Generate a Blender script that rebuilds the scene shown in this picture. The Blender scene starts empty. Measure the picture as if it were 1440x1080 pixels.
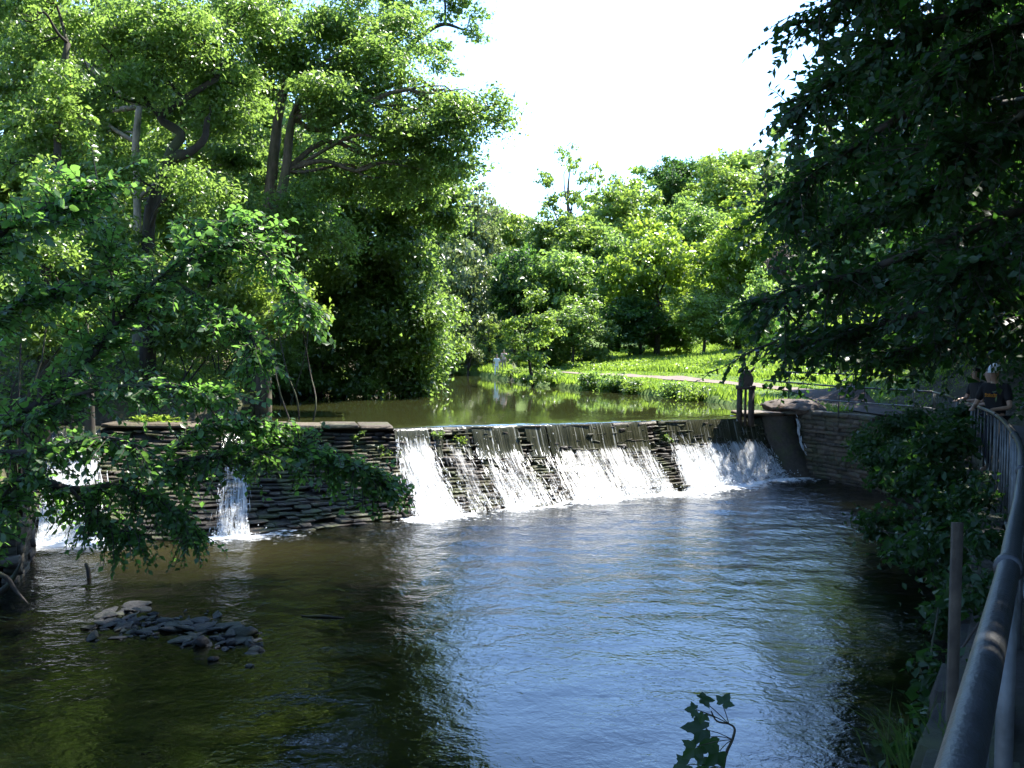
import bpy, bmesh, math, random
import numpy as np
from mathutils import Vector, Matrix, Quaternion

R = math.radians
rng = np.random.default_rng(11)
random.seed(11)
scene = bpy.context.scene
COL = scene.collection

# ------------------------------------------------------------------ camera
F = 1400.0                      # focal length in photograph pixels (1440 wide)
CAM = np.array([0.0, 0.0, 4.4])
PITCH, ROLL = math.atan(50 / 1400), R(0.8)
f_ = np.array([0, math.cos(PITCH), -math.sin(PITCH)])
u0 = np.array([0, math.sin(PITCH), math.cos(PITCH)])
r0 = np.array([1.0, 0, 0])
r_ = r0 * math.cos(ROLL) + u0 * math.sin(ROLL)
u_ = u0 * math.cos(ROLL) - r0 * math.sin(ROLL)
cam_d = bpy.data.cameras.new('camera')
cam = bpy.data.objects.new('camera', cam_d)
COL.objects.link(cam)
cam_d.sensor_width = 36.0
cam_d.lens = 36.0 * F / 1440
cam_d.clip_start, cam_d.clip_end = 0.05, 3000
cam.matrix_world = Matrix(((r_[0], u_[0], -f_[0], CAM[0]), (r_[1], u_[1], -f_[1], CAM[1]),
                           (r_[2], u_[2], -f_[2], CAM[2]), (0, 0, 0, 1)))
scene.camera = cam

# ------------------------------------------------------------------ light
SUN_AZ, SUN_EL = 50.0, 56.0     # degrees to the right of the view, above the horizon
world = bpy.data.worlds.new('World')
scene.world = world
world.use_nodes = True
wn = world.node_tree.nodes
sky = wn.new('ShaderNodeTexSky')
sky.sky_type = 'NISHITA'
sky.sun_disc = False
sky.sun_elevation = R(SUN_EL)
sky.sun_rotation = R(SUN_AZ)
sky.dust_density = 0.15
sky.air_density = 1.0
sky.ozone_density = 6.0
wn['Background'].inputs['Strength'].default_value = 0.15
world.node_tree.links.new(sky.outputs[0], wn['Background'].inputs['Color'])
sun_d = bpy.data.lights.new('sun', 'SUN')
sun_d.energy = 4.5
sun_d.angle = R(0.53)
sun_d.color = (1.0, 0.95, 0.86)
sun = bpy.data.objects.new('sun', sun_d)
COL.objects.link(sun)
to_sun = Vector((math.sin(R(SUN_AZ)) * math.cos(R(SUN_EL)), math.cos(R(SUN_AZ)) * math.cos(R(SUN_EL)), math.sin(R(SUN_EL))))
sun.rotation_euler = to_sun.to_track_quat('Z', 'Y').to_euler()
sun.location = (20, 20, 60)
vs = scene.view_settings
vs.view_transform = 'Standard'
vs.look = 'None'
vs.exposure = 2.0
vs.gamma = 1.0
vs.use_curve_mapping = False
scene.render.engine = 'CYCLES'
cy = scene.cycles
cy.max_bounces, cy.diffuse_bounces, cy.glossy_bounces, cy.transmission_bounces = 8, 3, 3, 4
cy.transparent_max_bounces = 12
cy.use_adaptive_sampling = True
cy.adaptive_threshold = 0.015
cy.use_denoising = True
cy.caustics_reflective = cy.caustics_refractive = False
cy.sample_clamp_indirect = 6.0


# ------------------------------------------------------------------ measuring
def P(px, py, d):
    """point at depth d along a photograph pixel"""
    return CAM + d * (f_ + r_ * ((px - 720) / F) - u_ * ((py - 540) / F))


def G(px, py, z):
    """where a photograph pixel meets the level z"""
    v = f_ + r_ * ((px - 720) / F) - u_ * ((py - 540) / F)
    return CAM + v * ((z - CAM[2]) / v[2])


def proj(p):
    q = np.asarray(p) - CAM
    d = q @ f_
    return 720 + F * (q @ r_) / d, 540 - F * (q @ u_) / d, d


# ------------------------------------------------------------------ mesh helpers
def mesh(name, V, faces):
    """faces: list of int arrays, each (n,3) or (n,4)"""
    V = np.asarray(V, dtype=np.float32).reshape(-1, 3)
    if isinstance(faces, np.ndarray):
        faces = [faces]
    faces = [np.asarray(q, dtype=np.int32) for q in faces if len(q)]
    me = bpy.data.meshes.new(name)
    me.vertices.add(len(V))
    me.vertices.foreach_set('co', V.ravel())
    idx = np.concatenate([q.ravel() for q in faces])
    tot = np.concatenate([np.full(len(q), q.shape[1], np.int32) for q in faces])
    st = np.concatenate([[0], np.cumsum(tot)[:-1]]).astype(np.int32)
    me.loops.add(len(idx))
    me.loops.foreach_set('vertex_index', idx)
    me.polygons.add(len(tot))
    me.polygons.foreach_set('loop_start', st)
    me.polygons.foreach_set('loop_total', tot)
    me.update(calc_edges=True)
    return me


def smooth(me):
    me.polygons.foreach_set('use_smooth', np.ones(len(me.polygons), bool))


def attr(me, name, vals):
    a = me.attributes.new(name, 'FLOAT', 'POINT')
    a.data.foreach_set('value', np.asarray(vals, np.float32))


class Bag:
    """collects shapes that make ONE mesh"""
    def __init__(s):
        s.v, s.f, s.n = [], [], 0

    def add(s, V, faces):
        V = np.asarray(V, float).reshape(-1, 3)
        if isinstance(faces, np.ndarray):
            faces = [faces]
        for q in faces:
            s.f.append(np.asarray(q, np.int64) + s.n)
        s.v.append(V)
        s.n += len(V)
        return s

    def tris(s):
        return s.n


def tube_arrays(pts, rad, n=8, sub=4, wob=0.0, cap=True):
    pts = np.asarray(pts, float)
    rad = np.full(len(pts), rad, float) if np.isscalar(rad) else np.asarray(rad, float)
    if sub > 1 and len(pts) > 2:
        ext = np.vstack([2 * pts[0] - pts[1], pts, 2 * pts[-1] - pts[-2]])
        o, rr = [], []
        for i in range(len(pts) - 1):
            p0, p1, p2, p3 = ext[i:i + 4]
            for k in range(sub):
                t = k / sub
                o.append(.5 * ((2 * p1) + (p2 - p0) * t + (2 * p0 - 5 * p1 + 4 * p2 - p3) * t * t + (3 * p1 - p0 - 3 * p2 + p3) * t ** 3))
                rr.append(rad[i] * (1 - t) + rad[i + 1] * t)
        o.append(pts[-1]); rr.append(rad[-1])
        pts, rad = np.array(o), np.array(rr)
    tan = np.gradient(pts, axis=0)
    tan /= np.linalg.norm(tan, axis=1)[:, None] + 1e-9
    a = np.zeros_like(tan)
    v = np.cross(tan[0], [0, 0, 1.0] if abs(tan[0][2]) < .9 else [1.0, .2, 0])
    for k_ in range(len(tan)):
        v = v - tan[k_] * (v @ tan[k_])
        v /= np.linalg.norm(v) + 1e-9
        a[k_] = v
    b = np.cross(tan, a)
    th = np.linspace(0, 2 * math.pi, n, endpoint=False)
    rj = rad[:, None] * (1 + (rng.normal(0, wob, (len(pts), n)) if wob else 0))
    V = pts[:, None, :] + rj[:, :, None] * (a[:, None, :] * np.cos(th)[None, :, None] + b[:, None, :] * np.sin(th)[None, :, None])
    V = V.reshape(-1, 3)
    m = len(pts)
    i, j = np.meshgrid(np.arange(m - 1), np.arange(n), indexing='ij')
    q = np.stack([i * n + j, i * n + (j + 1) % n, (i + 1) * n + (j + 1) % n, (i + 1) * n + j], -1).reshape(-1, 4)
    fs = [q]
    if cap:
        V = np.vstack([V, pts[:1], pts[-1:]])
        k = np.arange(n)
        fs.append(np.stack([np.full(n, m * n), (k + 1) % n, k], 1))
        fs.append(np.stack([np.full(n, m * n + 1), (m - 1) * n + k, (m - 1) * n + (k + 1) % n], 1))
    return V, fs


def box_arrays(lo, hi):
    x0, y0, z0 = lo; x1, y1, z1 = hi
    V = [(x0, y0, z0), (x1, y0, z0), (x1, y1, z0), (x0, y1, z0), (x0, y0, z1), (x1, y0, z1), (x1, y1, z1), (x0, y1, z1)]
    Q = np.array([(0, 3, 2, 1), (4, 5, 6, 7), (0, 1, 5, 4), (1, 2, 6, 5), (2, 3, 7, 6), (3, 0, 4, 7)])
    return np.array(V, float), Q


def rounded_block(bev=.12, jit=.06, seed=0):
    """unit block, bevelled and uneven (a stone)"""
    rs = random.Random(seed)
    bm = bmesh.new()
    bmesh.ops.create_cube(bm, size=1.0)
    for v in bm.verts:
        v.co += Vector((rs.uniform(-jit, jit), rs.uniform(-jit, jit), rs.uniform(-jit, jit)))
    bmesh.ops.bevel(bm, geom=bm.edges[:], offset=bev, segments=1, affect='EDGES')
    bmesh.ops.triangulate(bm, faces=bm.faces[:])
    bm.verts.ensure_lookup_table()
    V = np.array([v.co[:] for v in bm.verts]); T = np.array([[v.index for v in q.verts] for q in bm.faces])
    bm.free()
    return V, T


def lumpy_rock(seed, sub=2):
    rs = np.random.default_rng(seed)
    bm = bmesh.new()
    bmesh.ops.create_icosphere(bm, subdivisions=sub, radius=.5)
    V = np.array([v.co[:] for v in bm.verts]); T = np.array([[v.index for v in q.verts] for q in bm.faces])
    bm.free()
    for k in range(11):                             # chop flats off the ball, as broken stone has
        n = rs.normal(size=3); n /= np.linalg.norm(n)
        d = V @ n - rs.uniform(.12, .30)
        V -= np.where(d > 0, d, 0)[:, None] * n
    V += rs.normal(0, .008, V.shape)
    return V, T


# ------------------------------------------------------------------ things and parts
def props(o, label=None, cat=None, group=None, kind=None):
    if label: o['label'] = label
    if cat: o['category'] = cat
    if group: o['group'] = group
    if kind: o['kind'] = kind
    return o


def empty(name, loc, label, cat, group=None):
    o = bpy.data.objects.new(name, None)
    COL.objects.link(o)
    o.empty_display_size = .2
    o.location = Vector(loc)
    return props(o, label, cat, group)


def link(name, me, mat, parent=None, **k):
    o = bpy.data.objects.new(name, me)
    COL.objects.link(o)
    if mat is not None and not me.materials:
        for m_ in (mat if isinstance(mat, (list, tuple)) else [mat]):
            me.materials.append(m_)
    o.parent = parent
    return props(o, **k)


def part(name, V, faces, mat, parent, sm=False, **k):
    base = np.zeros(3)
    q = parent
    while q is not None:
        base = base + np.array(q.location)
        q = q.parent
    me = mesh(name, np.asarray(V).reshape(-1, 3) - base, faces)
    if sm: smooth(me)
    return link(name, me, mat, parent, **k)


def bag_part(name, bag, mat, parent, sm=False, **k):
    return part(name, np.vstack(bag.v), bag.f, mat, parent, sm, **k)


# ------------------------------------------------------------------ materials
class NT:
    def __init__(s, name):
        s.m = bpy.data.materials.new(name)
        s.m.use_nodes = True
        s.n, s.l = s.m.node_tree.nodes, s.m.node_tree.links
        s.b = s.n['Principled BSDF']
        s.out = s.n['Material Output']

    def new(s, t, **k):
        q = s.n.new(t)
        for a, v in k.items():
            setattr(q, a, v)
        return q

    def set(s, **k):
        for a, v in k.items():
            nm = {'color': 'Base Color', 'rough': 'Roughness', 'metal': 'Metallic', 'ior': 'IOR', 'spec': 'Specular IOR Level'}[a]
            if hasattr(v, 'default_value') or hasattr(v, 'is_linked'):
                s.l.new(v, s.b.inputs[nm])
            else:
                s.b.inputs[nm].default_value = (*v, 1) if isinstance(v, tuple) else v

    def pos(s, scale=(1, 1, 1), obj=False):
        if obj:
            src = s.new('ShaderNodeTexCoord').outputs['Object']
        else:
            src = s.new('ShaderNodeNewGeometry').outputs['Position']
        mp = s.new('ShaderNodeMapping')
        mp.inputs['Scale'].default_value = scale
        s.l.new(src, mp.inputs['Vector'])
        return mp.outputs[0]

    def noise(s, scale, detail=4, rough=.55, vec=None, dist=0):
        q = s.new('ShaderNodeTexNoise')
        q.inputs['Scale'].default_value = scale
        q.inputs['Detail'].default_value = detail
        q.inputs['Roughness'].default_value = rough
        q.inputs['Distortion'].default_value = dist
        s.l.new(vec if vec is not None else s.pos(), q.inputs['Vector'])
        return q.outputs['Fac']

    def ramp(s, fac, stops):
        q = s.new('ShaderNodeValToRGB')
        e = q.color_ramp.elements
        e[0].position, e[0].color = stops[0][0], (*stops[0][1], 1)
        e[1].position, e[1].color = stops[-1][0], (*stops[-1][1], 1)
        for p, c in stops[1:-1]:
            x = e.new(p); x.color = (*c, 1)
        s.l.new(fac, q.inputs[0])
        return q.outputs[0]

    def math(s, op, a, b=None, clamp=False):
        q = s.new('ShaderNodeMath', operation=op, use_clamp=clamp)
        for i, x in enumerate((a, b)):
            if x is None: continue
            if isinstance(x, (int, float)): q.inputs[i].default_value = x
            else: s.l.new(x, q.inputs[i])
        return q.outputs[0]

    def mix(s, fac, a, b, mode='MIX'):
        q = s.new('ShaderNodeMix', data_type='RGBA', blend_type=mode)
        for i, x in ((0, fac), (6, a), (7, b)):
            if isinstance(x, (int, float)): q.inputs[i].default_value = x
            elif isinstance(x, tuple): q.inputs[i].default_value = (*x, 1)
            else: s.l.new(x, q.inputs[i])
        return q.outputs[2]

    def bump(s, h, dist=.02, strength=1.0, prev=None):
        q = s.new('ShaderNodeBump')
        q.inputs['Distance'].default_value = dist
        if isinstance(strength, (int, float)): q.inputs['Strength'].default_value = strength
        else: s.l.new(strength, q.inputs['Strength'])
        s.l.new(h, q.inputs['Height'])
        if prev is not None: s.l.new(prev, q.inputs['Normal'])
        s.l.new(q.outputs[0], s.b.inputs['Normal'])
        return q.outputs[0]

    def attr(s, name):
        return s.new('ShaderNodeAttribute', attribute_name=name).outputs['Fac']


def leaf_mat(name, c0, c1, trans=(.16, .26, .03), tmix=.45, rough=.34, spec=.65):
    t = NT(name)
    geo = t.new('ShaderNodeNewGeometry')
    oi = t.new('ShaderNodeObjectInfo')
    rnd = t.math('FRACT', t.math('ADD', geo.outputs['Random Per Island'], oi.outputs['Random']))
    big = t.noise(.55, 3)
    k = t.math('ADD', t.math('MULTIPLY', rnd, .55), t.math('MULTIPLY', big, .5))
    colr = t.mix(k, c0, c1)
    t.set(color=colr, rough=rough, spec=spec)
    tr = t.new('ShaderNodeBsdfTranslucent')
    tc = t.mix(k, tuple(x * 1.25 for x in trans), tuple(min(1, x * 1.9) for x in trans))
    t.l.new(tc, tr.inputs['Color'])
    mx = t.new('ShaderNodeMixShader')
    mx.inputs[0].default_value = tmix + .08
    t.l.new(t.b.outputs[0], mx.inputs[1]); t.l.new(tr.outputs[0], mx.inputs[2])
    t.l.new(mx.outputs[0], t.out.inputs['Surface'])
    return t.m


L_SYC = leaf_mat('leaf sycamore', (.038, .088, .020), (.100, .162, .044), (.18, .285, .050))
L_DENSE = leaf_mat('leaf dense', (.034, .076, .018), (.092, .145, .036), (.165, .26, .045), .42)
L_NEAR = leaf_mat('leaf elm', (.028, .080, .024), (.062, .132, .038), (.13, .27, .045), .45, .38)
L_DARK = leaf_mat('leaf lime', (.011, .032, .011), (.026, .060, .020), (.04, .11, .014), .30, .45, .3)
L_LIGHT = leaf_mat('leaf light', (.062, .118, .022), (.130, .185, .042), (.19, .28, .04), .45)
L_YEL = leaf_mat('leaf yellow green', (.058, .112, .014), (.098, .150, .022), (.20, .29, .03), .5)
L_GREY = leaf_mat('leaf willow', (.050, .080, .030), (.090, .120, .055), (.15, .20, .06), .35)
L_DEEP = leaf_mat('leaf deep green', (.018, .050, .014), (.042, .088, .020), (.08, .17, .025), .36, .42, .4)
L_COPPER = leaf_mat('leaf copper', (.03, .024, .02), (.075, .045, .055), (.08, .06, .04), .3)
L_FERN = leaf_mat('leaf fern', (.075, .130, .020), (.13, .19, .035), (.22, .32, .04), .5)
GRASS = leaf_mat('grass blade', (.055, .120, .015), (.120, .180, .030), (.2, .3, .035), .45)
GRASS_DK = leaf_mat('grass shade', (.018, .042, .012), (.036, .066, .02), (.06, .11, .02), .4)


def bark(name, a, b, moss=(.05, .07, .02)):
    t = NT(name)
    n = t.noise(9, 6, .65, t.pos((1, 1, .25)))
    c = t.ramp(n, [(.3, a), (.7, b)])
    g = t.ramp(t.noise(1.3, 4), [(.5, (0, 0, 0)), (.65, (1, 1, 1))])
    t.set(color=t.mix(t.math('MULTIPLY', g, .55), c, moss), rough=.9)
    t.bump(n, .04, .8)
    return t.m


BARK = bark('bark brown', (.035, .026, .018), (.16, .12, .085))
BARK_PALE = bark('bark pale', (.10, .085, .065), (.32, .27, .21))
BARK_DARK = bark('bark dark', (.018, .014, .011), (.05, .04, .03))


def stone(name, a, b, moss=.4, wet=.0, rscale=1.0):
    t = NT(name)
    geo = t.new('ShaderNodeNewGeometry')
    oi = t.new('ShaderNodeObjectInfo')
    rnd = t.math('FRACT', t.math('ADD', geo.outputs['Random Per Island'], oi.outputs['Random']))
    n = t.noise(7, 6, .62)
    c = t.ramp(t.math('ADD', t.math('MULTIPLY', n, .6), t.math('MULTIPLY', rnd, .4)), [(.25, a), (.75, b)])
    g = t.ramp(t.noise(1.7, 5, .6), [(.46, (0, 0, 0)), (.64, (1, 1, 1))])
    mc = t.mix(t.noise(11, 3), (.035, .05, .012), (.10, .12, .03))
    t.set(color=t.mix(t.math('MULTIPLY', g, moss), c, mc), rough=t.math('SUBTRACT', .85, t.math('MULTIPLY', n, wet)))
    t.bump(t.noise(17, 7, .72), .05, 1.0)
    return t.m


ST_WEIR = stone('weir stone', (.012, .009, .007), (.070, .052, .037), .8, .65)
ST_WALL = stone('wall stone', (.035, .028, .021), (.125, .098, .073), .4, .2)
ST_BANK = stone('dark wall stone', (.007, .006, .005), (.026, .021, .016), .6, .2)  # darker, mossier stone for the embankment wall
ST_CAP = stone('cap stone', (.05, .038, .028), (.19, .145, .105), .5, .3)
ST_ROCK = stone('river rock', (.004, .004, .0042), (.017, .017, .018), .3, .55)
ST_CORE = stone('joint earth', (.012, .010, .008), (.035, .028, .022), .4, .3)
CONC = stone('concrete', (.035, .026, .019), (.10, .078, .058), .6, .5)


def ground_mat():
    t = NT('ground')
    gr = t.attr('grass')
    n = t.noise(1.1, 6, .6)
    soil = t.ramp(t.noise(3.1, 6, .65), [(.3, (.022, .017, .010)), (.55, (.06, .045, .028)), (.78, (.20, .15, .10))])
    green = t.ramp(n, [(.3, (.05, .10, .014)), (.6, (.09, .15, .022)), (.8, (.12, .17, .035))])
    k = t.math('ADD', gr, t.math('MULTIPLY', t.math('SUBTRACT', t.noise(.8, 5), .5), .9), True)
    t.set(color=t.mix(k, soil, green), rough=.95)
    t.bump(t.noise(14, 6, .7), .06, .9)
    return t.m


def simple(name, c, rough=.6, metal=0., n=0., c2=None, scale=8, bump=0.):
    t = NT(name)
    if c2 is not None:
        t.set(color=t.ramp(t.noise(scale, 6, .6), [(.3, c), (.7, c2)]))
    else:
        t.set(color=c)
    t.set(rough=rough, metal=metal)
    if bump: t.bump(t.noise(scale * 3, 5, .6), .01, bump)
    return t.m


def water_mat(name, base, amp_attr, dist, foam=True, scales=(2.6, 9.0), stretch=(1, 1, 1)):
    t = NT(name)
    v = t.pos(stretch)
    n1 = t.noise(scales[0], 3, .5, v, .6)
    n2 = t.noise(scales[1], 3, .55, v, .8)
    h = t.math('ADD', t.math('MULTIPLY', n1, 1.0), t.math('MULTIPLY', n2, .42))
    s = t.attr(amp_attr)
    base = t.mix(t.attr('shallow'), base, (.030, .026, .010))
    t.set(color=base, rough=.02, ior=1.42, spec=.5)
    t.bump(h, dist, s)
    if foam:
        fm = t.attr('foam')
        fn = t.noise(5.5, 6, .7, t.pos((1, 1, 1)), .5)
        k = t.math('MULTIPLY', t.math('SUBTRACT', t.math('ADD', fm, fn), .88, True), 5.0, True)
        t.set(color=t.mix(k, base, (.78, .80, .82)), rough=t.math('ADD', .03, t.math('MULTIPLY', k, .6)))
    return t.m


def white_water():
    t = NT('white water')
    t.set(color=(.82, .85, .88), rough=.35)
    tr = t.new('ShaderNodeBsdfTranslucent')
    tr.inputs['Color'].default_value = (.85, .88, .92, 1)
    mx = t.new('ShaderNodeMixShader'); mx.inputs[0].default_value = .4
    t.l.new(t.b.outputs[0], mx.inputs[1]); t.l.new(tr.outputs[0], mx.inputs[2])
    tp = t.new('ShaderNodeBsdfTransparent')
    m2 = t.new('ShaderNodeMixShader')
    vn = t.noise(9, 4, .6, t.pos((1, 1, .3)))
    t.l.new(t.math('MULTIPLY', t.math('SUBTRACT', vn, .22, True), 1.1, True), m2.inputs[0])
    t.l.new(mx.outputs[0], m2.inputs[1]); t.l.new(tp.outputs[0], m2.inputs[2])
    t.l.new(m2.outputs[0], t.out.inputs['Surface'])
    return t.m


def sheet_water():
    """the smooth curtain that slides over the lip, thin, brownish"""
    t = NT('sliding water')
    v = t.new('ShaderNodeAttribute', attribute_name='flow').outputs['Vector']
    mp = t.new('ShaderNodeMapping'); mp.inputs['Scale'].default_value = (14, .5, 1)
    t.l.new(v, mp.inputs['Vector'])
    n = t.noise(1.0, 5, .65, mp.outputs[0])
    t.set(color=t.ramp(n, [(.4, (.020, .022, .012)), (.58, (.06, .06, .035)), (.72, (.45, .47, .46))]), rough=.12, ior=1.333)
    t.bump(n, .05, 1.0)
    return t.m


def veil_mat():
    """soft broken sheet of falling water: white where it froths, clear between"""
    t = NT('falling veil')
    v = t.new('ShaderNodeAttribute', attribute_name='flow').outputs['Vector']
    mp = t.new('ShaderNodeMapping'); mp.inputs['Scale'].default_value = (7, 1.6, 1)
    t.l.new(v, mp.inputs['Vector'])
    n = t.noise(1.0, 6, .7, mp.outputs[0], .3)
    t.set(color=(.82, .85, .88), rough=.4)
    tr = t.new('ShaderNodeBsdfTranslucent'); tr.inputs['Color'].default_value = (.85, .88, .92, 1)
    mx = t.new('ShaderNodeMixShader'); mx.inputs[0].default_value = .4
    t.l.new(t.b.outputs[0], mx.inputs[1]); t.l.new(tr.outputs[0], mx.inputs[2])
    k = t.math('MULTIPLY', t.math('SUBTRACT', t.math('ADD', n, t.attr('froth')), .92), 2.6, True)
    tp = t.new('ShaderNodeBsdfTransparent')
    m2 = t.new('ShaderNodeMixShader')
    t.l.new(t.math('MULTIPLY', k, .92), m2.inputs[0])
    t.l.new(tp.outputs[0], m2.inputs[1]); t.l.new(mx.outputs[0], m2.inputs[2])
    t.l.new(m2.outputs[0], t.out.inputs['Surface'])
    return t.m


VEIL = veil_mat()
WHITE = white_water()
SHEET = sheet_water()
POOL = water_mat('pool water', (.0025, .003, .0012), 'rip', .08)
POND = water_mat('pond water', (.030, .034, .012), 'rip', .02, True, (1.2, 4.0), (1, .5, 1))
PIPE = simple('galvanised pipe', (.012, .014, .016), .40, .0, 0, (.034, .037, .040), 26, .35)
PIPE_OLD = simple('old pipe', (.05, .055, .055), .5, .3, 0, (.14, .15, .15), 9, .3)
WOOD_DK = simple('dark timber', (.022, .017, .013), .8, 0, 0, (.06, .045, .035), 9, .6)
WOOD = simple('weathered timber', (.03, .022, .014), .9, 0, 0, (.075, .056, .036), 10, .6)
PATH_M = simple('path grit', (.13, .095, .07), .95, 0, 0, (.22, .165, .135), 3, .5)
ASPH = simple('asphalt', (.018, .017, .016), .95, 0, 0, (.04, .037, .034), 10, .5)
EARTH_RED = simple('red earth', (.20, .10, .065), .95, 0, 0, (.38, .22, .15), 5, .8)
SKIN = simple('skin', (.42, .26, .19), .55)
HAIR = simple('dark hair', (.02, .014, .01), .6)
CLOTH_BLACK = simple('black cotton', (.012, .012, .015), .9)
CLOTH_GREY = simple('grey cotton', (.13, .13, .14), .9)
CLOTH_WHITE = simple('white cotton', (.78, .77, .75), .9)
CLOTH_PINK = simple('pale pink cotton', (.72, .50, .45), .9)
CLOTH_NAVY = simple('navy trousers', (.02, .022, .04), .9)
CLOTH_TAN = simple('tan trousers', (.30, .24, .18), .9)
ORANGE = simple('orange print', (.55, .22, .02), .8)
CAP_M = simple('white cap', (.70, .74, .80), .8)

# ------------------------------------------------------------------ ground plan
WZ = 2.10                                            # upper pond level; lower pool at 0
LIPZ = 2.05
lip_px = [(1070, 588), (930, 592), (800, 597), (650, 600), (555, 602.5), (430, 603), (300, 602), (150, 600), (40, 598)]
base_px = [(1104, 671), (965, 689), (845, 702), (698, 717), (592, 727), (446, 744), (292, 757), (146, 759), (20, 760)]
lip = np.array([G(x, y, LIPZ) for x, y in lip_px])
bas = np.array([G(x, y, 0.0) for x, y in base_px])
rail_px = [(1350, 1080, 1.19), (1418, 800, 2.5), (1425, 756, 3.16), (1436, 691, 4.5), (1438, 645, 7.0), (1433, 622, 8.5),
           (1422, 604, 10.2), (1407, 588, 12.6), (1389, 577, 14.8), (1364, 568, 18.0), (1335, 557, 25.0), (1312, 551, 30.0)]
rail = np.array([P(*q) for q in rail_px])
print('lip', lip.round(1).tolist()); print('bas', bas.round(1).tolist()); print('rail', rail.round(2).tolist())


def seg_dist(X, Y, poly):
    d = np.full(X.shape, 1e9)
    for (x0, y0), (x1, y1) in zip(poly[:-1], poly[1:]):
        dx, dy = x1 - x0, y1 - y0
        t = np.clip(((X - x0) * dx + (Y - y0) * dy) / (dx * dx + dy * dy + 1e-9), 0, 1)
        d = np.minimum(d, np.hypot(X - x0 - t * dx, Y - y0 - t * dy))
    return d


def inside(X, Y, poly):
    c = np.zeros(X.shape, bool)
    n = len(poly)
    for i in range(n):
        x0, y0 = poly[i]; x1, y1 = poly[(i + 1) % n]
        k = ((y0 > Y) != (y1 > Y)) & (X < (x1 - x0) * (Y - y0) / (y1 - y0 + 1e-12) + x0)
        c ^= k
    return c


def sdist(X, Y, poly):
    p = list(poly) + [poly[0]]
    d = seg_dist(X, Y, p)
    return np.where(inside(X, Y, poly), -d, d)


wall_line = [(-2.0, -6.0), (-.15, .2), (.42, 1.3)] + [(p[0] - .16, p[1] + .06) for p in rail[2:]]
corner = np.array(wall_line[-1])
abut = np.array([lip[0][0] + 1.9, lip[0][1] + .6])
pool_poly = [(-8.0, -6), (-7.9, 8), (-8.6, 16), (-10.1, 20.5), (bas[-1][0], bas[-1][1]), (lip[-1][0] - .5, lip[-1][1] + .6)] + \
            [(p[0], p[1] + .8) for p in lip[::-1]] + [tuple(abut)] + [tuple(p) for p in wall_line[::-1]]
shore_r = [G(x, y, WZ)[:2] for x, y in ((1085, 585), (1040, 577), (1000, 567), (930, 559), (870, 553), (800, 547), (745, 541), (700, 533), (655, 527))]
shore_l = [G(x, y, WZ)[:2] for x, y in ((612, 528), (600, 537), (570, 549), (480, 556), (400, 560), (355, 566), (330, 585))]
pond_poly = [tuple(p[:2]) for p in lip[:7]][::-1] + [tuple(p) for p in shore_r] + [tuple(p) for p in shore_l]


def smooth01(t):
    t = np.clip(t, 0, 1)
    return t * t * (3 - 2 * t)


def noise2(X, Y, s, seed=0):
    k = np.random.default_rng(seed)
    o = 0
    for i in range(6):
        a = k.uniform(0, 2 * math.pi); w = s * k.uniform(.6, 1.9)
        o = o + np.sin((X * math.cos(a) + Y * math.sin(a)) * w + k.uniform(0, 6.3))
    return o / 6


def path_z(Y):
    return np.interp(Y, [-10, 1, 16, 30, 36, 60, 90], [2.95, 2.9, 2.42, 2.28, 2.35, 2.55, 2.5])


def centre_x(Y):
    return np.interp(Y, [-10, 0, 30, 50, 90, 200], [-4, -3.5, 0, 0, 0, 0])


def height(X, Y):
    X = np.asarray(X, float); Y = np.asarray(Y, float)
    d1, d2 = sdist(X, Y, pool_poly), sdist(X, Y, pond_poly)
    d = np.minimum(d1, d2)
    right = X > centre_x(Y)
    # left bank: low by the pool, at pond level above the weir, then the wooded slope
    zl0 = np.interp(Y, [10, 18, 22, 26, 40, 90], [.5, .7, 1.2, 2.3, 2.35, 2.4])
    zl = zl0 + np.interp(Y, [20, 27], [.10, .38]) * np.clip(d, 0, 3) + .42 * np.clip(d - 3, 0, 17) + .3 * noise2(X, Y, .5, 3) * smooth01(d / 4)
    # right bank: path, then slope; beyond the weir a meadow
    near = 1 - smooth01((Y - 36) / 10)
    zr_near = path_z(Y) + .55 * np.clip(d - 3.0, 0, 14)
    dm = np.clip(d - 6, 0, 60)
    zr_far = path_z(Y) * 0 + 2.42 + .25 * smooth01((d - .2) / 3) + .085 * dm + .30 * np.clip(X - 22, 0, 40) * smooth01((Y - 36) / 20)
    zr = zr_near * near + zr_far * (1 - near) + .07 * noise2(X, Y, 1.3, 5) * smooth01((d - 3) / 4)
    z = np.where(right, zr, zl)
    far = np.clip(Y - 98, 0, 52)
    z = z + .20 * far * smooth01(far / 30)
    lvl = np.where(d2 < d1, WZ, 0.0)
    z = np.where(d < .45, lvl - 1.0 + (z - lvl + 1.0) * smooth01((d + .1) / .55), z)
    return np.where(d < -.1, lvl - 1.0, z)


def hz(x, y):
    return float(height(np.array([x]), np.array([y]))[0])


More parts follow.
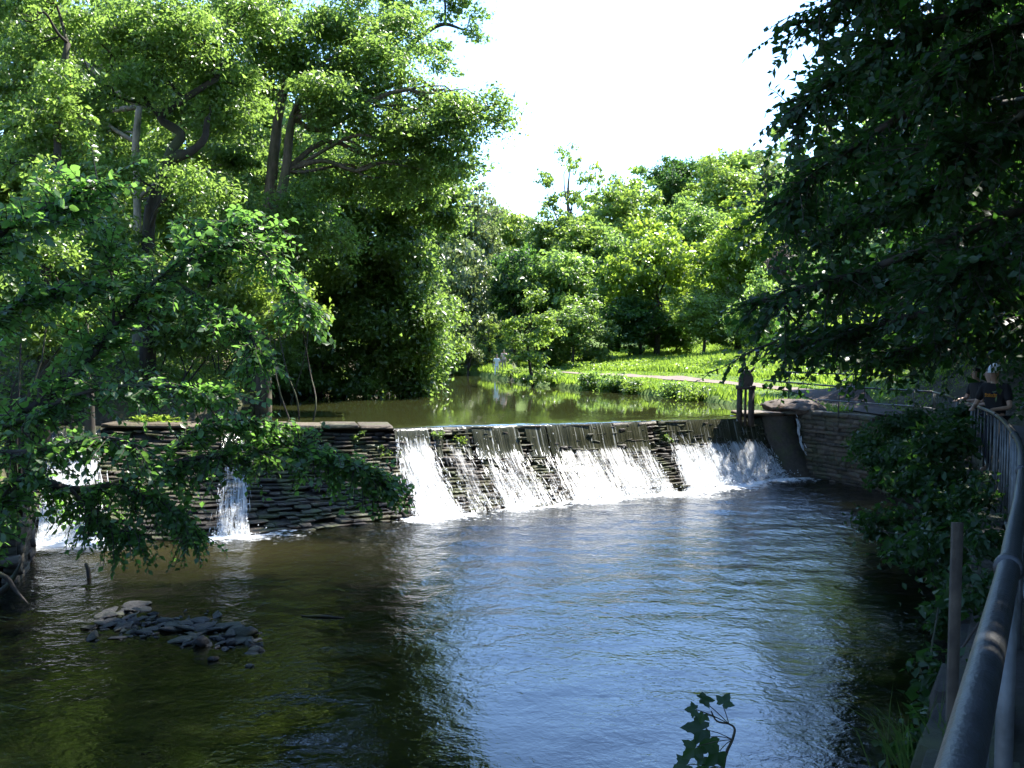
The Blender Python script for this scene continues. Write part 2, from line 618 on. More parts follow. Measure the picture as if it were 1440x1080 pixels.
xs = np.concatenate([np.arange(-400, -30, 12.0), np.arange(-30, 34, .5), np.arange(34, 420, 12.0)])
ys = np.concatenate([np.arange(-60, -8, 8.0), np.arange(-8, 60, .5), np.arange(60, 110, 1.5), np.arange(110, 620, 15.0)])
XX, YY = np.meshgrid(xs, ys, indexing='ij')
ZZ = height(XX, YY)
nx, ny = XX.shape
i, j = np.meshgrid(np.arange(nx - 1), np.arange(ny - 1), indexing='ij')
quads = np.stack([i * ny + j, (i + 1) * ny + j, (i + 1) * ny + j + 1, i * ny + j + 1], -1).reshape(-1, 4)
gme = mesh('ground', np.stack([XX, YY, ZZ], -1), quads)
smooth(gme)
gr = np.where((XX > centre_x(YY)) & (YY > 37), 1.0, .1) + np.where((XX < centre_x(YY)) & (YY > 60), .9, 0)
attr(gme, 'grass', gr.ravel())
link('ground', gme, ground_mat(), kind='structure')

# ------------------------------------------------------------------ water
px_ = np.arange(-13, 14.5, .13); py_ = np.arange(2, 36.5, .13)
PX, PY = np.meshgrid(px_, py_, indexing='ij')
dB = seg_dist(PX, PY, [tuple(p[:2]) for p in bas])
agit = np.exp(-dB / 9.0)
amp = .003 + .018 * np.exp(-dB / 6.0)


def waves(X, Y):
    k = np.random.default_rng(4); o = 0
    for w in range(26):
        a = R(-75) + k.normal(0, .75); lam = k.uniform(.45, 1.7)
        o = o + lam ** .8 * np.sin((X * math.cos(a) + Y * math.sin(a)) * 2 * math.pi / lam + k.uniform(0, 6.3) + 1.2 * noise2(X, Y, .8, w))
    return o / 6


PZ = amp * waves(PX, PY)
nx, ny = PX.shape
i, j = np.meshgrid(np.arange(nx - 1), np.arange(ny - 1), indexing='ij')
quads = np.stack([i * ny + j, (i + 1) * ny + j, (i + 1) * ny + j + 1, i * ny + j + 1], -1).reshape(-1, 4)
wme = mesh('lower_pool_water', np.stack([PX, PY, PZ], -1), quads)
smooth(wme)
attr(wme, 'rip', (.075 + .75 * np.exp(-dB / 6.5) + .10 * noise2(PX, PY, .5, 9) + .06 * noise2(PX, PY, 1.6, 19)).clip(.04, 1).ravel())
# foam lies where a cascade lands
U_ALL = np.linspace(0, 1, 400)


def arc(pl):
    d = np.r_[0, np.cumsum(np.linalg.norm(np.diff(pl[:, :2], axis=0), axis=1))]
    return d


la = arc(lip)


def lip_at(s):
    """lip, base points at arc length s of the lip (metres from the right end)"""
    t = np.asarray(s, float)
    L = np.stack([np.interp(t, la, lip[:, k]) for k in range(3)], -1)
    B = np.stack([np.interp(t, la, bas[:, k]) for k in range(3)], -1)
    return L, B


def lip_s(px):
    xs_ = np.array([q[0] for q in lip_px], float)
    return float(np.interp(-px, -xs_, la))


PROF_V = np.array([0, .10, .30, .42, .65, 1.0, 1.12])
PROF_H = np.array([0, .03, .13, .22, .50, 1.0, 1.12])
PROF_Z = np.array([1.0, .93, .70, .585, .33, 0.0, -.12])


def face(s, v, off=0.0):
    """point on the weir face; v 0 lip .. 1 base; off = metres out from the face"""
    L, B = lip_at(s)
    h = np.interp(v, PROF_V, PROF_H)[..., None]
    z = np.interp(v, PROF_V, PROF_Z) * LIPZ
    p = L + (B - L) * h
    p[..., 2] = z
    if np.any(off):
        v2 = np.asarray(v) + .02
        h2 = np.interp(v2, PROF_V, PROF_H)[..., None]; z2 = np.interp(v2, PROF_V, PROF_Z) * LIPZ
        dn = (B - L) * (h2 - h); dn[..., 2] = z2 - z
        du = np.array([-.965, -.26, 0])
        n = np.cross(dn, np.broadcast_to(du, dn.shape))
        n /= np.linalg.norm(n, axis=-1)[..., None] + 1e-9
        n = np.where(n[..., 2:3] < 0, -n, n)
        p = p + n * np.asarray(off)[..., None]
    return p


# name, right px, left px at the lip, strength, start of white (v), label
CASC = [
    (1069, 934, 1.0, .40, 'broad white cascade at the right end of the weir, widest of all'),
    (905, 765, .62, .40, 'second broad white cascade from the right, under a dark glassy lip'),
    (763, 734, .26, .34, 'thin broken veil over dark stones just left of the second broad cascade'),
    (724, 674, .50, .36, 'slanting white cascade in the middle of the weir, next to bare dark stones'),
    (690, 661, .34, .05, 'narrow streaked cascade white from the lip down, near the green tuft'),
    (655, 604, .16, .10, 'faint sparkling film over mossy stones right of the bright mirrored cascade'),
    (600, 553, .85, .05, 'bright white cascade beside the broken cap slabs, mirrored in the pool'),
    (345, 312, .6, .10, 'small cascade seen through hanging leaves on the left of the weir'),
    (142, 72, .95, .20, 'bright white cascade at the far left end under the dark bough'),
]
foam = np.zeros(PX.shape)
for xr, xl, st, vs0, lb in CASC:
    s = np.linspace(lip_s(xr), lip_s(xl), 12)
    bp = face(s, np.full(12, 1.0))
    d = seg_dist(PX, PY, [tuple(q[:2]) for q in bp])
    foam = np.maximum(foam, (.4 + .6 * st) * (.62 * np.exp(-d / .5) + .34 * np.exp(-d / 2.4) + .16 * np.exp(-d / 6.0) * (.5 + 1.2 * noise2(PX, PY, 1.4, 51))))
attr(wme, 'foam', foam.ravel())
shal = np.exp(-(((PX + 7.2) / 3.6) ** 2 + ((PY - 20.8) / 2.0) ** 2)) * (.8 + .6 * noise2(PX, PY, 1.1, 31))
attr(wme, 'shallow', shal.clip(0, 1).ravel())
link('lower_pool_water', wme, POOL, kind='structure')

# upper pond: from the crest to the far shore
rows = []
NS = 90
sgrid = np.linspace(la[0] - .4, la[6] + 2, NS)
Lp, _ = lip_at(np.clip(sgrid, 0, la[-1]))
backs = [(0, LIPZ + .012), (.25, LIPZ + .035), (.9, WZ - .003), (1.6, WZ)]
for b, z in backs:
    q = Lp.copy(); q[:, 0] += .26 * b; q[:, 1] += .965 * b; q[:, 2] = z
    rows.append(q)
for y in np.r_[np.linspace(37, 60, 40), np.linspace(61, 104, 30)]:
    x = np.linspace(16, -20, NS)
    rows.append(np.stack([x, np.full(NS, y), np.full(NS, WZ)], -1))
V = np.array(rows); m, n = V.shape[:2]
i, j = np.meshgrid(np.arange(m - 1), np.arange(n - 1), indexing='ij')
q = np.stack([i * n + j, i * n + j + 1, (i + 1) * n + j + 1, (i + 1) * n + j], -1).reshape(-1, 4)[:, ::-1]
ume = mesh('upper_pond_water', V, q)
smooth(ume)
rip = np.full((m, n), .14); rip[:4] = .9
attr(ume, 'rip', rip.ravel()); attr(ume, 'foam', np.zeros(m * n)); attr(ume, 'shallow', np.zeros(m * n))
link('upper_pond_water', ume, POND, kind='structure')

# ------------------------------------------------------------------ the weir
blocks = [rounded_block(.022, .13, k) for k in range(8)]
block_me = []
for k, (bv, bt) in enumerate(blocks):
    me = mesh('stone', bv, bt)
    block_me.append(me)


def lay_stones(root, items, mat, limit=300, joined='packed_stone'):
    """items: (centre, x axis, y axis, z axis, size xyz, weight); the largest in view are parts of their own"""
    items = sorted(items, key=lambda q: -q[5])
    loc = np.array(root.location)
    bag = Bag()
    mes = []
    for me in block_me:
        c = me.copy(); c.materials.clear(); c.materials.append(mat); mes.append(c)
    for n_, (c, ax, ay, az, sz, w) in enumerate(items):
        k = int(rng.integers(0, 8))
        M = np.stack([ax * sz[0], ay * sz[1], az * sz[2]], 1)
        if n_ < limit:
            o = bpy.data.objects.new('stone', mes[k])
            COL.objects.link(o)
            o.parent = root
            q = np.eye(4); q[:3, :3] = M; q[:3, 3] = c - loc
            o.matrix_basis = Matrix(q.tolist())
        else:
            bag.add(blocks[k][0] @ M.T + c, blocks[k][1])
    if bag.n:
        bag_part(joined, bag, mat, root, kind='stuff')


weir = empty('stone_weir', (lip[4] + bas[4]) / 2 * np.array([1, 1, 0]), 'long stepped stone weir crossing the stream between pond and pool', 'weir')
# core behind the stones
ss = np.linspace(0, la[-1], 120); vv = np.array([0, .1, .3, .42, .65, 1.0, 1.12])
S, Vv = np.meshgrid(ss, vv, indexing='ij')
C = face(S, Vv, np.full(S.shape, -.12))
Lc, _ = lip_at(ss)
top = Lc + np.array([.26, .965, 0]) * 1.2; top[:, 2] = LIPZ - .06
C[:, 0, 2] = LIPZ - .05
C = np.concatenate([top[:, None, :], C], 1)
m, n = C.shape[:2]
i, j = np.meshgrid(np.arange(m - 1), np.arange(n - 1), indexing='ij')
q = np.stack([i * n + j, i * n + j + 1, (i + 1) * n + j + 1, (i + 1) * n + j], -1).reshape(-1, 4)
part('core', C, q, ST_CORE, weir)
items = []
zrow = -.06
while zrow < LIPZ - .12:
    hrow = rng.uniform(.045, .105)
    s = rng.uniform(-.3, 0)
    vc = float(np.interp(-(zrow + hrow * .6) / LIPZ, -PROF_Z, PROF_V))
    while s < la[-1]:
        ln = rng.uniform(.16, .62)
        sc = min(max(s + ln / 2, .02), la[-1] - .02)
        p = face(np.array([sc]), np.array([vc]))[0]
        p1 = face(np.array([min(sc + .1, la[-1])]), np.array([vc]))[0]; p0 = face(np.array([max(sc - .1, 0)]), np.array([vc]))[0]
        ax = p1 - p0; ax[2] = 0; ax /= np.linalg.norm(ax)
        az = np.array([-ax[1], ax[0], 0]); az = az if az[1] > 0 else -az
        ax = ax + az * rng.normal(0, .04); ax /= np.linalg.norm(ax)
        ay = np.array([0, 0, 1.0]) + ax * rng.normal(0, .028)
        dep = .62
        if rng.random() < .05: s += ln; continue
        p = p + az * (dep / 2 - .05 + rng.normal(0, .036)); p[2] = zrow + hrow / 2 + .035 * math.sin(sc * 1.3 + zrow * 3) + .02 * math.sin(sc * 3.1 + 1) + rng.normal(0, .008)
        ppx, ppy, dd = proj(p)
        wgt = ln * hrow / dd ** 2
        wet = any(min(lip_s(a), lip_s(b)) < sc < max(lip_s(a), lip_s(b)) for a, b, st, _, _ in CASC if st > .6)
        if wet or ppx < 60: wgt *= .2
        items.append((p, ax, ay, az, (ln * rng.uniform(.88, 1.0), hrow * rng.uniform(.72, 1.0), dep), wgt))
        s += ln
    zrow += hrow
print('weir stones', len(items))
lay_stones(weir, items, ST_WEIR)
# cap course along the lip, and the pale slabs that stand dry on the left
for x in np.arange(1062, 560, -34.0):
    a, b = face(np.array([lip_s(x)]), np.array([0.]))[0], face(np.array([lip_s(x - 33)]), np.array([0.]))[0]
    ax = b - a; ln = np.linalg.norm(ax); ax /= ln
    ay = np.array([0, 0, 1.0]); az = np.cross(ax, ay)
    c = (a + b) / 2 + az * (-.34 if az[1] < 0 else .34); c[2] = LIPZ - .09
    o = bpy.data.objects.new('cap_stone', block_me[int(rng.integers(0, 8))].copy())
    o.data.materials.clear(); o.data.materials.append(ST_WEIR)
    COL.objects.link(o); o.parent = weir
    q = np.eye(4); q[:3, :3] = np.stack([ax * ln * .99, az * .8, ay * .16], 1); q[:3, 3] = c - np.array(weir.location)
    o.matrix_basis = Matrix(q.tolist())
for x0, x1, up in ((552, 505, .02), (504, 452, .05), (451, 395, .03), (394, 348, .04), (310, 262, .03), (261, 205, .05), (204, 146, .04), (70, 20, .03)):
    a, b = face(np.array([lip_s(x0)]), np.array([0.]))[0], face(np.array([lip_s(x1)]), np.array([0.]))[0]
    ax = b - a; ln = np.linalg.norm(ax); ax /= ln
    ay = np.array([0, 0, 1.0]); az = np.cross(ax, ay)
    back = az if az[1] > 0 else -az
    w = rng.uniform(1.3, 1.7)
    c = (a + b) / 2 + back * (w / 2 - .22); c[2] = LIPZ + up
    me = mesh('cap_slab', *rounded_block(.025, .03, int(x0)))
    o = link('cap_slab', me, ST_CAP, weir)
    q = np.eye(4); q[:3, :3] = np.stack([ax * ln * .99, back * w, ay * .12], 1); q[:3, 3] = c - np.array(weir.location)
    o.matrix_basis = Matrix(q.tolist())

# falling water, each cascade on its own
for xr, xl, st, v0, lb in CASC:
    s0, s1 = lip_s(xr), lip_s(xl)
    wd = s1 - s0
    mid = face(np.array([(s0 + s1) / 2]), np.array([1.0]))[0]
    root = empty('cascade', mid, lb, 'cascade', 'cascades falling over the weir')
    # smooth sliding sheet over the lip
    nn, mm = max(8, int(wd / .07)), 10
    S, T = np.meshgrid(np.linspace(s0, s1, nn), np.linspace(0, 1, mm), indexing='ij')
    vend = .46
    off = .06 + .06 * np.sin(T * math.pi) + .012 * noise2(S, T * .3, 9, int(xr))
    Q = face(S, T * vend, off)
    Q[..., 2] = np.where(T == 0, LIPZ + .008, Q[..., 2])
    keep = (noise2(S, T * .15, 5.0, int(xl)) + .35 * noise2(S, T * .4, 16, 3)) > (-1.5 if st > .6 else -.45 if st > .2 else .1)
    i, j = np.meshgrid(np.arange(nn - 1), np.arange(mm - 1), indexing='ij')
    kq = keep[:-1, :-1]
    q = np.stack([i * mm + j, i * mm + j + 1, (i + 1) * mm + j + 1, (i + 1) * mm + j], -1)[kq]
    o = part('sliding_sheet', Q.reshape(-1, 3), q.reshape(-1, 4), SHEET, root, True, kind='stuff')
    a = o.data.attributes.new('flow', 'FLOAT_VECTOR', 'POINT')
    a.data.foreach_set('vector', np.stack([S, T, T * 0], -1).astype(np.float32).ravel())
    # soft veil over the slope
    nn, mm = max(10, int(wd / .05)), 26
    S, T = np.meshgrid(np.linspace(-.12, 1.12, nn), np.linspace(0, 1, mm), indexing='ij')
    Sx = s0 + wd * (.5 + (S - .5) * (1 + .25 * T))
    Sx = Sx.clip(.01, la[-1])
    Vx = max(.02, v0 - .12) + (1.03 - max(.02, v0 - .12)) * T
    Q = face(Sx, Vx, .085 + .07 * np.sin(T * math.pi) + .03 * noise2(Sx * 1.0, Vx * .8, 13, int(xr) + 7))
    edge = np.clip((S + .12) / .22, 0, 1) * np.clip((1.12 - S) / .22, 0, 1)
    froth = (.20 + .34 * st) * edge * np.clip(T / .22, 0, 1) + .16 * T * edge + .16 * noise2(Sx, Vx * .5, 5, int(xl) + 9) - .5 * (1 - edge) - .4 * (T < .02)
    i, j = np.meshgrid(np.arange(nn - 1), np.arange(mm - 1), indexing='ij')
    q = np.stack([i * mm + j, i * mm + j + 1, (i + 1) * mm + j + 1, (i + 1) * mm + j], -1).reshape(-1, 4)
    o = part('veil', Q.reshape(-1, 3), q, VEIL, root, True)
    a = o.data.attributes.new('flow', 'FLOAT_VECTOR', 'POINT')
    a.data.foreach_set('vector', np.stack([Sx * 2.2, Vx * 2.2, Vx * 0], -1).astype(np.float32).ravel())
    attr(o.data, 'froth', froth.ravel())
    # broken white water: ribbons and drops
    nr = int((1300 if st > .8 else 1000) * wd * st)
    dens = np.random.default_rng(int(xr)).random(4000)
    cand = s0 + wd * dens
    good = cand[(noise2(cand, cand * 0, 6, int(xl)) + .5 * noise2(cand, cand * 0, 19, 2)) > rng.uniform(-.75, .9 if st < .5 else .6 if st < .8 else .25, 4000)]
    sr = rng.choice(good, nr) + rng.normal(0, .03, nr) + rng.normal(0, .12, nr) * (rng.random(nr) < .22)
    sr = sr.clip(.02, la[-1])
    v0s = v0 + .16 * noise2(sr, sr * 0, 7, int(xl) + 1) + .06 * noise2(sr, sr * 0, 31, 5)
    few = rng.random(nr) < .07
    v0s = np.where(few, .01, v0s + rng.exponential(.05, nr)).clip(.01, .85)
    vs1 = v0s + (1.02 - v0s) * rng.beta(1.15, 1.0, nr) * .97
    vs1 = np.minimum(vs1, 1.0)
    le = rng.uniform(.03, .13, nr)
    tatter = noise2(sr * 1.0, vs1 * .9, 9, int(xr) + 2) + .6 * noise2(sr, vs1 * 3.0, 21, int(xl) + 4)
    kp = tatter > rng.uniform(-.6 if st > .8 else -.35, .4 if st > .8 else .75, nr)
    sr, vs1, le = sr[kp], vs1[kp], le[kp]; nr = len(sr)
    K = 4
    tt = np.linspace(0, 1, K)
    vvv = np.clip(vs1[:, None] + le[:, None] * tt[None, :], 0, 1.05)
    bulge = .085 + .16 * np.sin(np.clip((vvv - .1) / .9, 0, 1) * math.pi) * rng.random((nr, 1)) ** 1.5
    wob = np.cumsum(rng.normal(0, .014, (nr, K)), 1) + ((sr - (s0 + s1) / 2) / wd * .35 + rng.normal(0, .07, nr))[:, None] * np.clip(vvv - .3, 0, 1)
    half = rng.gamma(2.0, .0036, (nr, 1)).clip(.002, .018) * np.array([.3, 1, .9, .2])[None, :]
    A = face(sr[:, None] + wob - half, vvv, bulge); B = face(sr[:, None] + wob + half, vvv, bulge)
    V = np.stack([A, B], 2).reshape(-1, 3)
    base = (np.arange(nr) * K * 2)[:, None] + np.arange(K - 1)[None, :] * 2
    q = np.stack([base, base + 1, base + 3, base + 2], -1).reshape(-1, 4)
    bag = Bag().add(V, q)
    nd = int(1000 * wd * st)
    sd = rng.uniform(s0 - .05, s1 + .05, nd); vd = v0 + (1.0 - v0) * rng.beta(2.2, .9, nd)
    c = face(sd, vd, .07 + rng.random(nd) ** 2 * .26)
    foot = rng.random(nd) < .3
    fb = face(sd, np.ones(nd)); fb[:, 2] = rng.random(nd) ** 2 * .28 + .01
    fb[:, :2] += rng.normal(0, .2, (nd, 2)) + np.array([.02, -.14])
    c = np.where(foot[:, None], fb, c)
    rr = rng.uniform(.008, .022, nd)[:, None]
    k1 = rng.normal(size=(nd, 3)); k1 /= np.linalg.norm(k1, axis=1)[:, None]
    k2 = np.cross(k1, rng.normal(size=(nd, 3))); k2 /= np.linalg.norm(k2, axis=1)[:, None]
    k3 = np.cross(k1, k2)
    V = np.stack([c + k1 * rr, c - k1 * rr, c + k2 * rr, c - k2 * rr, c + k3 * rr * 1.3, c - k3 * rr * 1.3], 1).reshape(-1, 3)
    o8 = np.array([(0, 2, 4), (2, 1, 4), (1, 3, 4), (3, 0, 4), (2, 0, 5), (1, 2, 5), (3, 1, 5), (0, 3, 5)])
    bag.add(V, (np.arange(nd)[:, None, None] * 6 + o8[None]).reshape(-1, 3))
    bag_part('white_water', bag, WHITE, root, kind='stuff')

# a thin film of sparkling trickles over the stones between the falls
root = empty('trickle', face(np.array([lip_s(1110)]), np.array([1.0]))[0], 'thin white trickle sliding down the dark stone abutment', 'trickle')


def ribbon(points, w, K=40):
    p = np.asarray(points); t = np.linspace(0, 1, len(p)); tt = np.linspace(0, 1, K)
    c = np.stack([np.interp(tt, t, p[:, k]) for k in range(3)], -1)
    c += rng.normal(0, .012, c.shape)
    return c


# ------------------------------------------------------------------ right abutment and wall
ab = empty('abutment', (lip[0] + bas[0]) / 2 * np.array([1, 1, 0]), 'sloping stone abutment block at the right end of the weir', 'abutment')
l0, b0 = lip[0].copy(), bas[0].copy()
wr = np.array([.965, .26, 0])
V = []
for k in (0.0, 1.25):
    for v in (0, .12, .3, .42, .65, 1.0, 1.1):
        p = face(np.array([0.0]), np.array([v]))[0] + wr * k + np.array([.02, -.10, 0])
        p[2] = p[2] + (.12 if k == 0 else .06)
        V.append(p)
nb = 7
V = np.array(V)
back = V.copy(); back[:, 1] += 1.6; back[:, 2] = np.maximum(back[:, 2], 0)
back[:, 2] = LIPZ + .1
VV = np.vstack([V, V + np.array([.2, 2.0, 0])])
q = [(i_, i_ + 1, nb + i_ + 1, nb + i_) for i_ in range(nb - 1)]
q += [(i_ + 2 * nb, i_, i_ + nb, i_ + 3 * nb) for i_ in (0,)]
q += [(i_, i_ + 2 * nb, i_ + 1 + 2 * nb, i_ + 1) for i_ in range(nb - 1)]
q += [(nb + i_, nb + i_ + 1, 3 * nb + i_ + 1, 3 * nb + i_) for i_ in range(nb - 1)]
part('sloping_cheek', VV, np.array(q), CONC, ab)
items = []
for r_w in range(16):
    z = .02 + r_w * .128
    x = 0.0
    while x < 1.9:
        ln = rng.uniform(.22, .6)
        v = np.interp(-z / LIPZ, -PROF_Z, PROF_V)
        p = face(np.array([0.0]), np.array([v]))[0] * np.array([1, 1, 0]) + wr * (1.30 + x + ln / 2) + np.array([0, rng.uniform(0, .05) + .30, z + .06])
        items.append((p, wr, np.array([0, 0, 1.]), np.cross(wr, np.array([0, 0, 1.])), (ln * .97, .118, .5), 1.0))
        x += ln
lay_stones(ab, items, ST_WALL)
for k, (x0, x1) in enumerate(((-.75, .75), (.78, 1.6), (1.62, 2.9))):
    me = mesh('top_slab', *rounded_block(.05, .03, 60 + k))
    o = link('top_slab', me, ST_CAP if k < 2 else ST_WALL, ab)
    c = l0 + wr * ((x0 + x1) / 2) + np.array([0, .55, 0]); c[2] = LIPZ + .15 + (.02 * k)
    M = np.eye(4); M[:3, :3] = np.stack([wr * (x1 - x0) * .98, np.array([-.26, .965, 0]) * 1.4, np.array([0, 0, .13])], 1); M[:3, 3] = c - np.array(ab.location)
    o.matrix_basis = Matrix(M.tolist())
# trickle over it
pts = [l0 + wr * 1.32 + np.array([.02, -.22, 0]) for _ in range(7)]
tk = []
for v in np.linspace(0, 1.0, 14):
    p = face(np.array([0.0]), np.array([v]))[0] + wr * (1.30 + .05 * math.sin(v * 9)) + np.array([.02, -.16, .12])
    tk.append(p)
bag = Bag()
for k in range(60):
    a = rng.uniform(0, .85); bq = a + rng.uniform(.05, .15)
    t = np.linspace(0, 1, 14)
    seg = np.stack([np.interp(np.linspace(a, bq, 5), t, np.array(tk)[:, c_]) for c_ in range(3)], -1) + rng.normal(0, .03, 3) + rng.normal(0, .008, (5, 3))
    v_, f__ = tube_arrays(seg, [.004, .014, .016, .012, .003], 5, 1)
    bag.add(v_, f__)
bag_part('white_water', bag, WHITE, root, kind='stuff')


def stone_wall(name, label, line, ztop, zbot, mat, hs=(.10, .17), ls=(.25, .75), limit=300, cat='wall', core=True, facing=None):
    """a coursed wall along a ground line [(x,y)..]; stones stand on the water side"""
    line = np.array(line, float)
    root = empty(name, (*line.mean(0), 0), label, cat)
    d = np.r_[0, np.cumsum(np.linalg.norm(np.diff(line, axis=0), axis=1))]
    items = []
    zt = lambda s: np.interp(s, d, ztop) if not np.isscalar(ztop) else ztop
    z = zbot
    while z < max(np.atleast_1d(ztop)):
        h = rng.uniform(*hs); s = rng.uniform(-.3, 0)
        while s < d[-1]:
            ln = rng.uniform(*ls); sc = s + ln / 2
            if 0 < sc < d[-1] and z + h * .6 < zt(sc):
                c = np.array([np.interp(sc, d, line[:, 0]), np.interp(sc, d, line[:, 1]), z + h / 2])
                a = np.array([np.interp(sc + .1, d, line[:, 0]), np.interp(sc + .1, d, line[:, 1]), z + h / 2]) - c
                a[2] = 0; a = a / (np.linalg.norm(a) + 1e-9) if np.linalg.norm(a) > 1e-6 else np.array([1., 0, 0])
                up = np.array([0, 0, 1.0]); out = np.cross(a, up)
                q = proj(c)
                items.append((c + out * rng.uniform(-.035, .035), a, up, out, (ln * .97, h * .94, .32), ln * h / max(q[2], .5) ** 2 if q[0] < 1500 else 0))
            s += ln
        z += h
    # dark core
    n_ = len(line)
    tz = np.array([zt(x) for x in d])
    t_ = np.gradient(line, axis=0); t_ /= np.linalg.norm(t_, axis=1)[:, None]
    o_ = np.stack([t_[:, 1], -t_[:, 0]], 1)
    ps = []
    for k, (of, zz) in enumerate(((.12, None), (.12, zbot - .3), (-.25, None), (-.25, zbot - .3))):
        ps.append(np.column_stack([line + o_ * of * 0 - o_ * (0 if of > 0 else .0) + o_ * (of if of < 0 else .10), tz - .03 if zz is None else np.full(n_, zz)]))
    V = np.vstack(ps)
    q = []
    for i_ in range(n_ - 1):
        q += [(i_, i_ + 1, n_ + i_ + 1, n_ + i_), (2 * n_ + i_, 3 * n_ + i_, 3 * n_ + i_ + 1, 2 * n_ + i_ + 1), (i_, 2 * n_ + i_, 2 * n_ + i_ + 1, i_ + 1)]
    part('core', V, np.array(q), ST_CORE, root)
    lay_stones(root, items, mat, limit)
    return root


far_line = [tuple(abut + np.array([-.35, .0])), tuple((abut + corner) / 2), tuple(corner)]
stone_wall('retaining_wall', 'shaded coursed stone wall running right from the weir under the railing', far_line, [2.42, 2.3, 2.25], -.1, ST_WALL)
wl = [p for p in wall_line[::-1] if p[1] > .0]
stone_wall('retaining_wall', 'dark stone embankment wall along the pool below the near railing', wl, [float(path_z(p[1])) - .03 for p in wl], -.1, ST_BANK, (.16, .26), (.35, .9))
lw = [(-10.6, 21.6), (-9.9, 20.2), (-9.2, 18.2)]
stone_wall('bank_wall', 'short dark stone wall end on the left bank below the far cascade', lw[::-1], 1.5, -.1, ST_WALL, (.12, .2), (.25, .7), 120)

# ------------------------------------------------------------------ paths and bare earth
def strip(name, pts, w, mat, lift=.03, n=80, **k):
    pts = np.array(pts, float)
    d = np.r_[0, np.cumsum(np.linalg.norm(np.diff(pts, axis=0), axis=1))]
    t = np.linspace(0, d[-1], n)
    c = np.stack([np.interp(t, d, pts[:, 0]), np.interp(t, d, pts[:, 1])], -1)
    tg = np.gradient(c, axis=0); tg /= np.linalg.norm(tg, axis=1)[:, None]
    nr_ = np.stack([-tg[:, 1], tg[:, 0]], 1)
    cols = []
    for o_ in np.linspace(-.5, .5, 7):
        q = c + nr_ * o_ * w
        z = height(q[:, 0], q[:, 1]) + lift
        cols.append(np.column_stack([q, z]))
    V = np.array(cols).transpose(1, 0, 2)
    m_, n_ = V.shape[:2]
    i, j = np.meshgrid(np.arange(m_ - 1), np.arange(n_ - 1), indexing='ij')
    q = np.stack([i * n_ + j, (i + 1) * n_ + j, (i + 1) * n_ + j + 1, i * n_ + j + 1], -1).reshape(-1, 4)
    return link(name, mesh(name, V, q), mat, kind=k.get('kind', 'structure'))


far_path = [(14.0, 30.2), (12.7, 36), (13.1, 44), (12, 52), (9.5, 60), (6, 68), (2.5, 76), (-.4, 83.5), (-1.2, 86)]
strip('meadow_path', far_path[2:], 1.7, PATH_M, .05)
strip('shade_toned_path', far_path[:3], 1.8, simple('path earth toned for shade', (.025, .016, .012), .95, 0, 0, (.06, .038, .03), 4, .8), .045)  # same path in a darker colour that stands in for shade
strip('embankment_path', [(p[0] + 1.35, p[1] - .3) for p in rail[2:]][::-1] + [(1.3, .6), (.2, -4)], 2.0, ASPH, .04)

# ------------------------------------------------------------------ leaves
def leaf_tris(c, n, t, L, W, fold=.18):
    """two folded triangles pairs per leaf, diamond outline"""
    s = np.cross(n, t); s /= np.linalg.norm(s, axis=1)[:, None] + 1e-9
    n = np.cross(t, s)
    L = np.broadcast_to(L, (len(c),))[:, None]; W = np.broadcast_to(W, (len(c),))[:, None]
    a = c - t * L * .5
    b = c + s * W * .5 + n * W * fold - t * L * .06
    d = c - s * W * .5 + n * W * fold - t * L * .06
    e = c + t * L * .5 - n * L * .08
    V = np.stack([a, b, e, d], 1).reshape(-1, 3)
    k = np.arange(len(c))[:, None] * 4
    T = np.concatenate([k + np.array([[0, 1, 2]]), k + np.array([[0, 2, 3]])], 1).reshape(-1, 3)
    return V, T


def unit(v):
    return v / (np.linalg.norm(v, axis=-1)[..., None] + 1e-9)


def lobe_leaves(c, rad, nleaf, L, seed, clump=.5, per=70, flat=.55, droop=.25):
    """leaves gathered in clumps near the skin of an ellipsoid"""
    k = np.random.default_rng(seed)
    rad = np.asarray(rad, float)
    nc = max(6, nleaf // per)
    d = unit(k.normal(size=(nc, 3)))
    cc = d * (k.random(nc) ** .4)[:, None] * rad
    idx = k.integers(0, nc, nleaf)
    cs = clump * k.uniform(.6, 1.35, nc)
    off = k.normal(size=(nleaf, 3)) * cs[idx][:, None] * np.array([.55, .55, .55 * flat])
    p = cc[idx] + off
    outw = unit(p / rad)
    n = unit(outw * .45 + np.array([0, 0, .55]) + k.normal(size=(nleaf, 3)) * .55)
    t = unit(np.cross(n, k.normal(size=(nleaf, 3))))
    t = unit(t + np.array([0, 0, -droop]) + outw * .25)
    ll = L * np.clip(k.lognormal(-.12, .34, nleaf), .4, 1.9)
    return np.asarray(c) + p, n, t, ll


def limb_path(a, b, seed, sag=.12, k=4):
    q = np.random.default_rng(seed)
    t = np.linspace(0, 1, k + 1)[:, None]
    p = a + (b - a) * t
    ln = np.linalg.norm(b - a)
    p[1:-1] += q.normal(0, .07 * ln, (k - 1, 3))
    p[:, 2] += sag * ln * np.sin(t[:, 0] * math.pi)
    return p


def lobe_px(px, py, d, rx, ry, rd=None):
    """ellipsoid whose outline in the photograph is rx by ry pixels"""
    c = P(px, py, d)
    a, b = rx * d / F, ry * d / F
    return c, (a, rd if rd else (a + b) / 2, b)


_seed = [100]


def sd():
    _seed[0] += 1
    return _seed[0]


